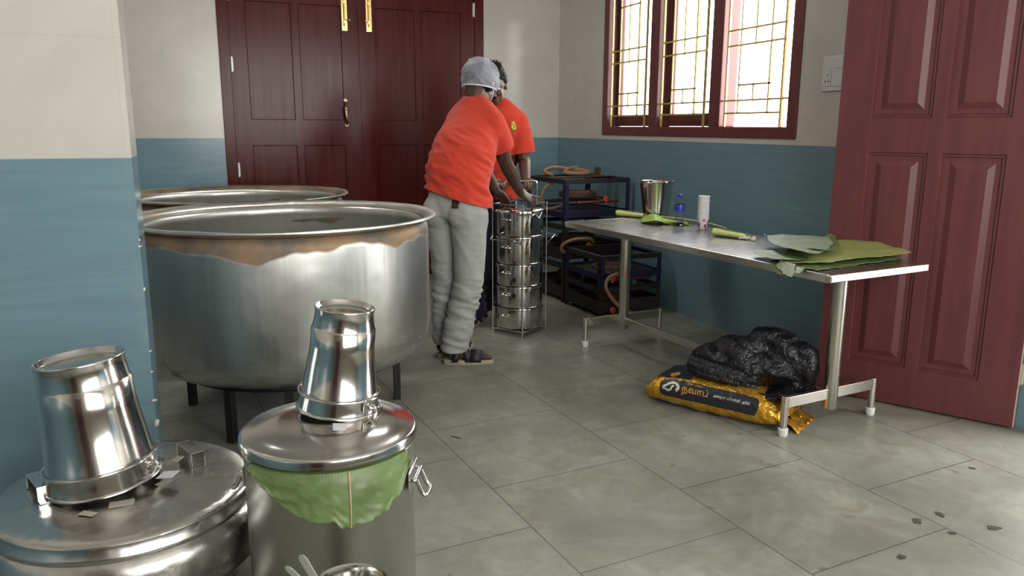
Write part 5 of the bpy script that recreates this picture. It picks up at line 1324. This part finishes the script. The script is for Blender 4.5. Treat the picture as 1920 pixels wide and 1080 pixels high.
for i in range(70):
    a = random.uniform(-0.9, 0.9); b_ = random.uniform(-0.9, 0.9)
    d_ = V((sin(a), sin(b_), 1.1)).normalized(); p0 = c+Mh @ V((-0.010+d_.x*0.105, d_.y*0.083, 0.034+d_.z*0.112))
    dr_ = Mh @ V((d_.x+random.uniform(-.3, .6), d_.y+random.uniform(-.5, .5), d_.z)).normalized()
    tube(bm, [p0, p0+dr_*0.015+V((random.uniform(-.004, .004), 0, 0)), p0+dr_*0.028+V((random.uniform(-.008, .008), random.uniform(-.008, .008), -0.002))], [0.003, 0.002, 0.0006], 5)
mk('hair_wisp', bm, M_HAIR, h2)
for s_ in (-1, 1):
    bm = B(); tube(bm, spl([c+Mh @ V((0.090, s_*0.014, 0.027)), c+Mh @ V((0.093, s_*0.030, 0.034)), c+Mh @ V((0.080, s_*0.050, 0.028))], 4), 0.0045, 6, flat=0.5); mk('eyebrow', bm, M_HAIR, e2)
bm = B(); ell(bm, c+Mh @ V((0.100, 0, -0.047)), 0.006, 0.024, 0.005, Mh); mk('moustache', bm, M_HAIR, e2)
# emblem on the chest: yellow-green sprig
M_YEL = simple('yellow_green_print', (0.62, 0.66, 0.10), 0.6); M_GRN = simple('green_print', (0.16, 0.36, 0.06), 0.6)
sd, ft, hd, fh, sp = ax2; sd = V((0.93, -0.37, 0))
nrm = V((-0.37, -0.93, 0)); cc = V((1.950, 4.92, 1.352))-o2
bm = B()
for dx_, dz_, rx, rz in ((0, 0.022, 0.013, 0.010), (-0.006, 0.0, 0.008, 0.012), (0.010, 0.006, 0.009, 0.008), (0.004, -0.014, 0.012, 0.008), (0.016, -0.010, 0.006, 0.010), (-0.030, -0.012, 0.005, 0.006)):
    p = cc+sd*dx_+V((0, 0, dz_)); ok, loc, nn, _ = shirt2.ray_cast(p+nrm*0.2, -nrm)
    ell(bm, (loc if ok else p), rx, 0.007, rz, Matrix((sd, nrm, V((0, 0, 1)))).transposed(), 14, 8)
em = mk('emblem', bm, M_YEL, shirt2); em['label'] = 'small yellow-green chest emblem'
bm = B()
for dx_, dz_, rx, rz in ((0.002, -0.024, 0.013, 0.004), (0.014, 0.0, 0.004, 0.008), (-0.010, 0.012, 0.004, 0.005)):
    p = cc+sd*dx_+V((0, 0, dz_)); ok, loc, nn, _ = shirt2.ray_cast(p+nrm*0.2, -nrm)
    ell(bm, (loc if ok else p)+nrm*0.001, rx, 0.008, rz, Matrix((sd, nrm, V((0, 0, 1)))).transposed(), 14, 8)
mk('emblem_leaf', bm, M_GRN, shirt2)

# ------------------------------------------------------------------ litter on the floor
M_SCRAP = simple('dried_dark_scrap', (0.055, 0.055, 0.035), 0.8, var=0.4, vs=80)
random.seed(21)
for i, (x, y, r, lab) in enumerate(((2.247, 1.81, .020, 'dark wet leaf scrap on the slate floor, left of the pair near the right edge'), (2.363, 1.815, .017, 'crumpled leaf scrap on the floor, upper of the pair near the right edge'),
        (2.29, 1.704, .013, 'tiny torn scrap on the floor below the leaf pair'), (2.458, 1.677, .020, 'dark scattered scrap on the floor nearest the right edge of the photo'),
        (2.004, 1.653, .015, 'small greenish scrap on the floor low down toward the photo bottom'), (2.82, 2.05, .013, 'tiny brown scrap on the floor before the open maroon door'),
        (0.965, 3.111, .014, 'thin dark strand on the floor right of the tall drum'))):
    bm = B(); n_ = 14; st = 3.2 if i == 6 else 1.5
    top = []
    for k in range(n_):
        a = 2*pi*k/n_; q = r*(0.7+0.6*random.random()); top.append(V((q*cos(a)*st*0.7, q*sin(a)*(0.25 if i == 6 else 0.75), 0.0012+0.002*random.random())))
    vt = [bm.verts.new(q) for q in top]; vb = [bm.verts.new((q.x, q.y, 0.0002)) for q in top]
    c_ = bm.verts.new((0, 0, 0.003)); cb = bm.verts.new((0, 0, 0.0002))
    for k in range(n_):
        k2 = (k+1) % n_; bm.faces.new((c_, vt[k], vt[k2])); bm.faces.new((cb, vb[k2], vb[k])); bm.faces.new((vt[k], vb[k], vb[k2], vt[k2]))
    o = mk('leaf_scrap', bm, M_SCRAP, loc=(x, y, 0)); o.rotation_euler = (0, 0, random.random()*3); tag(o, lab, 'litter', 'leaf scraps on the floor')
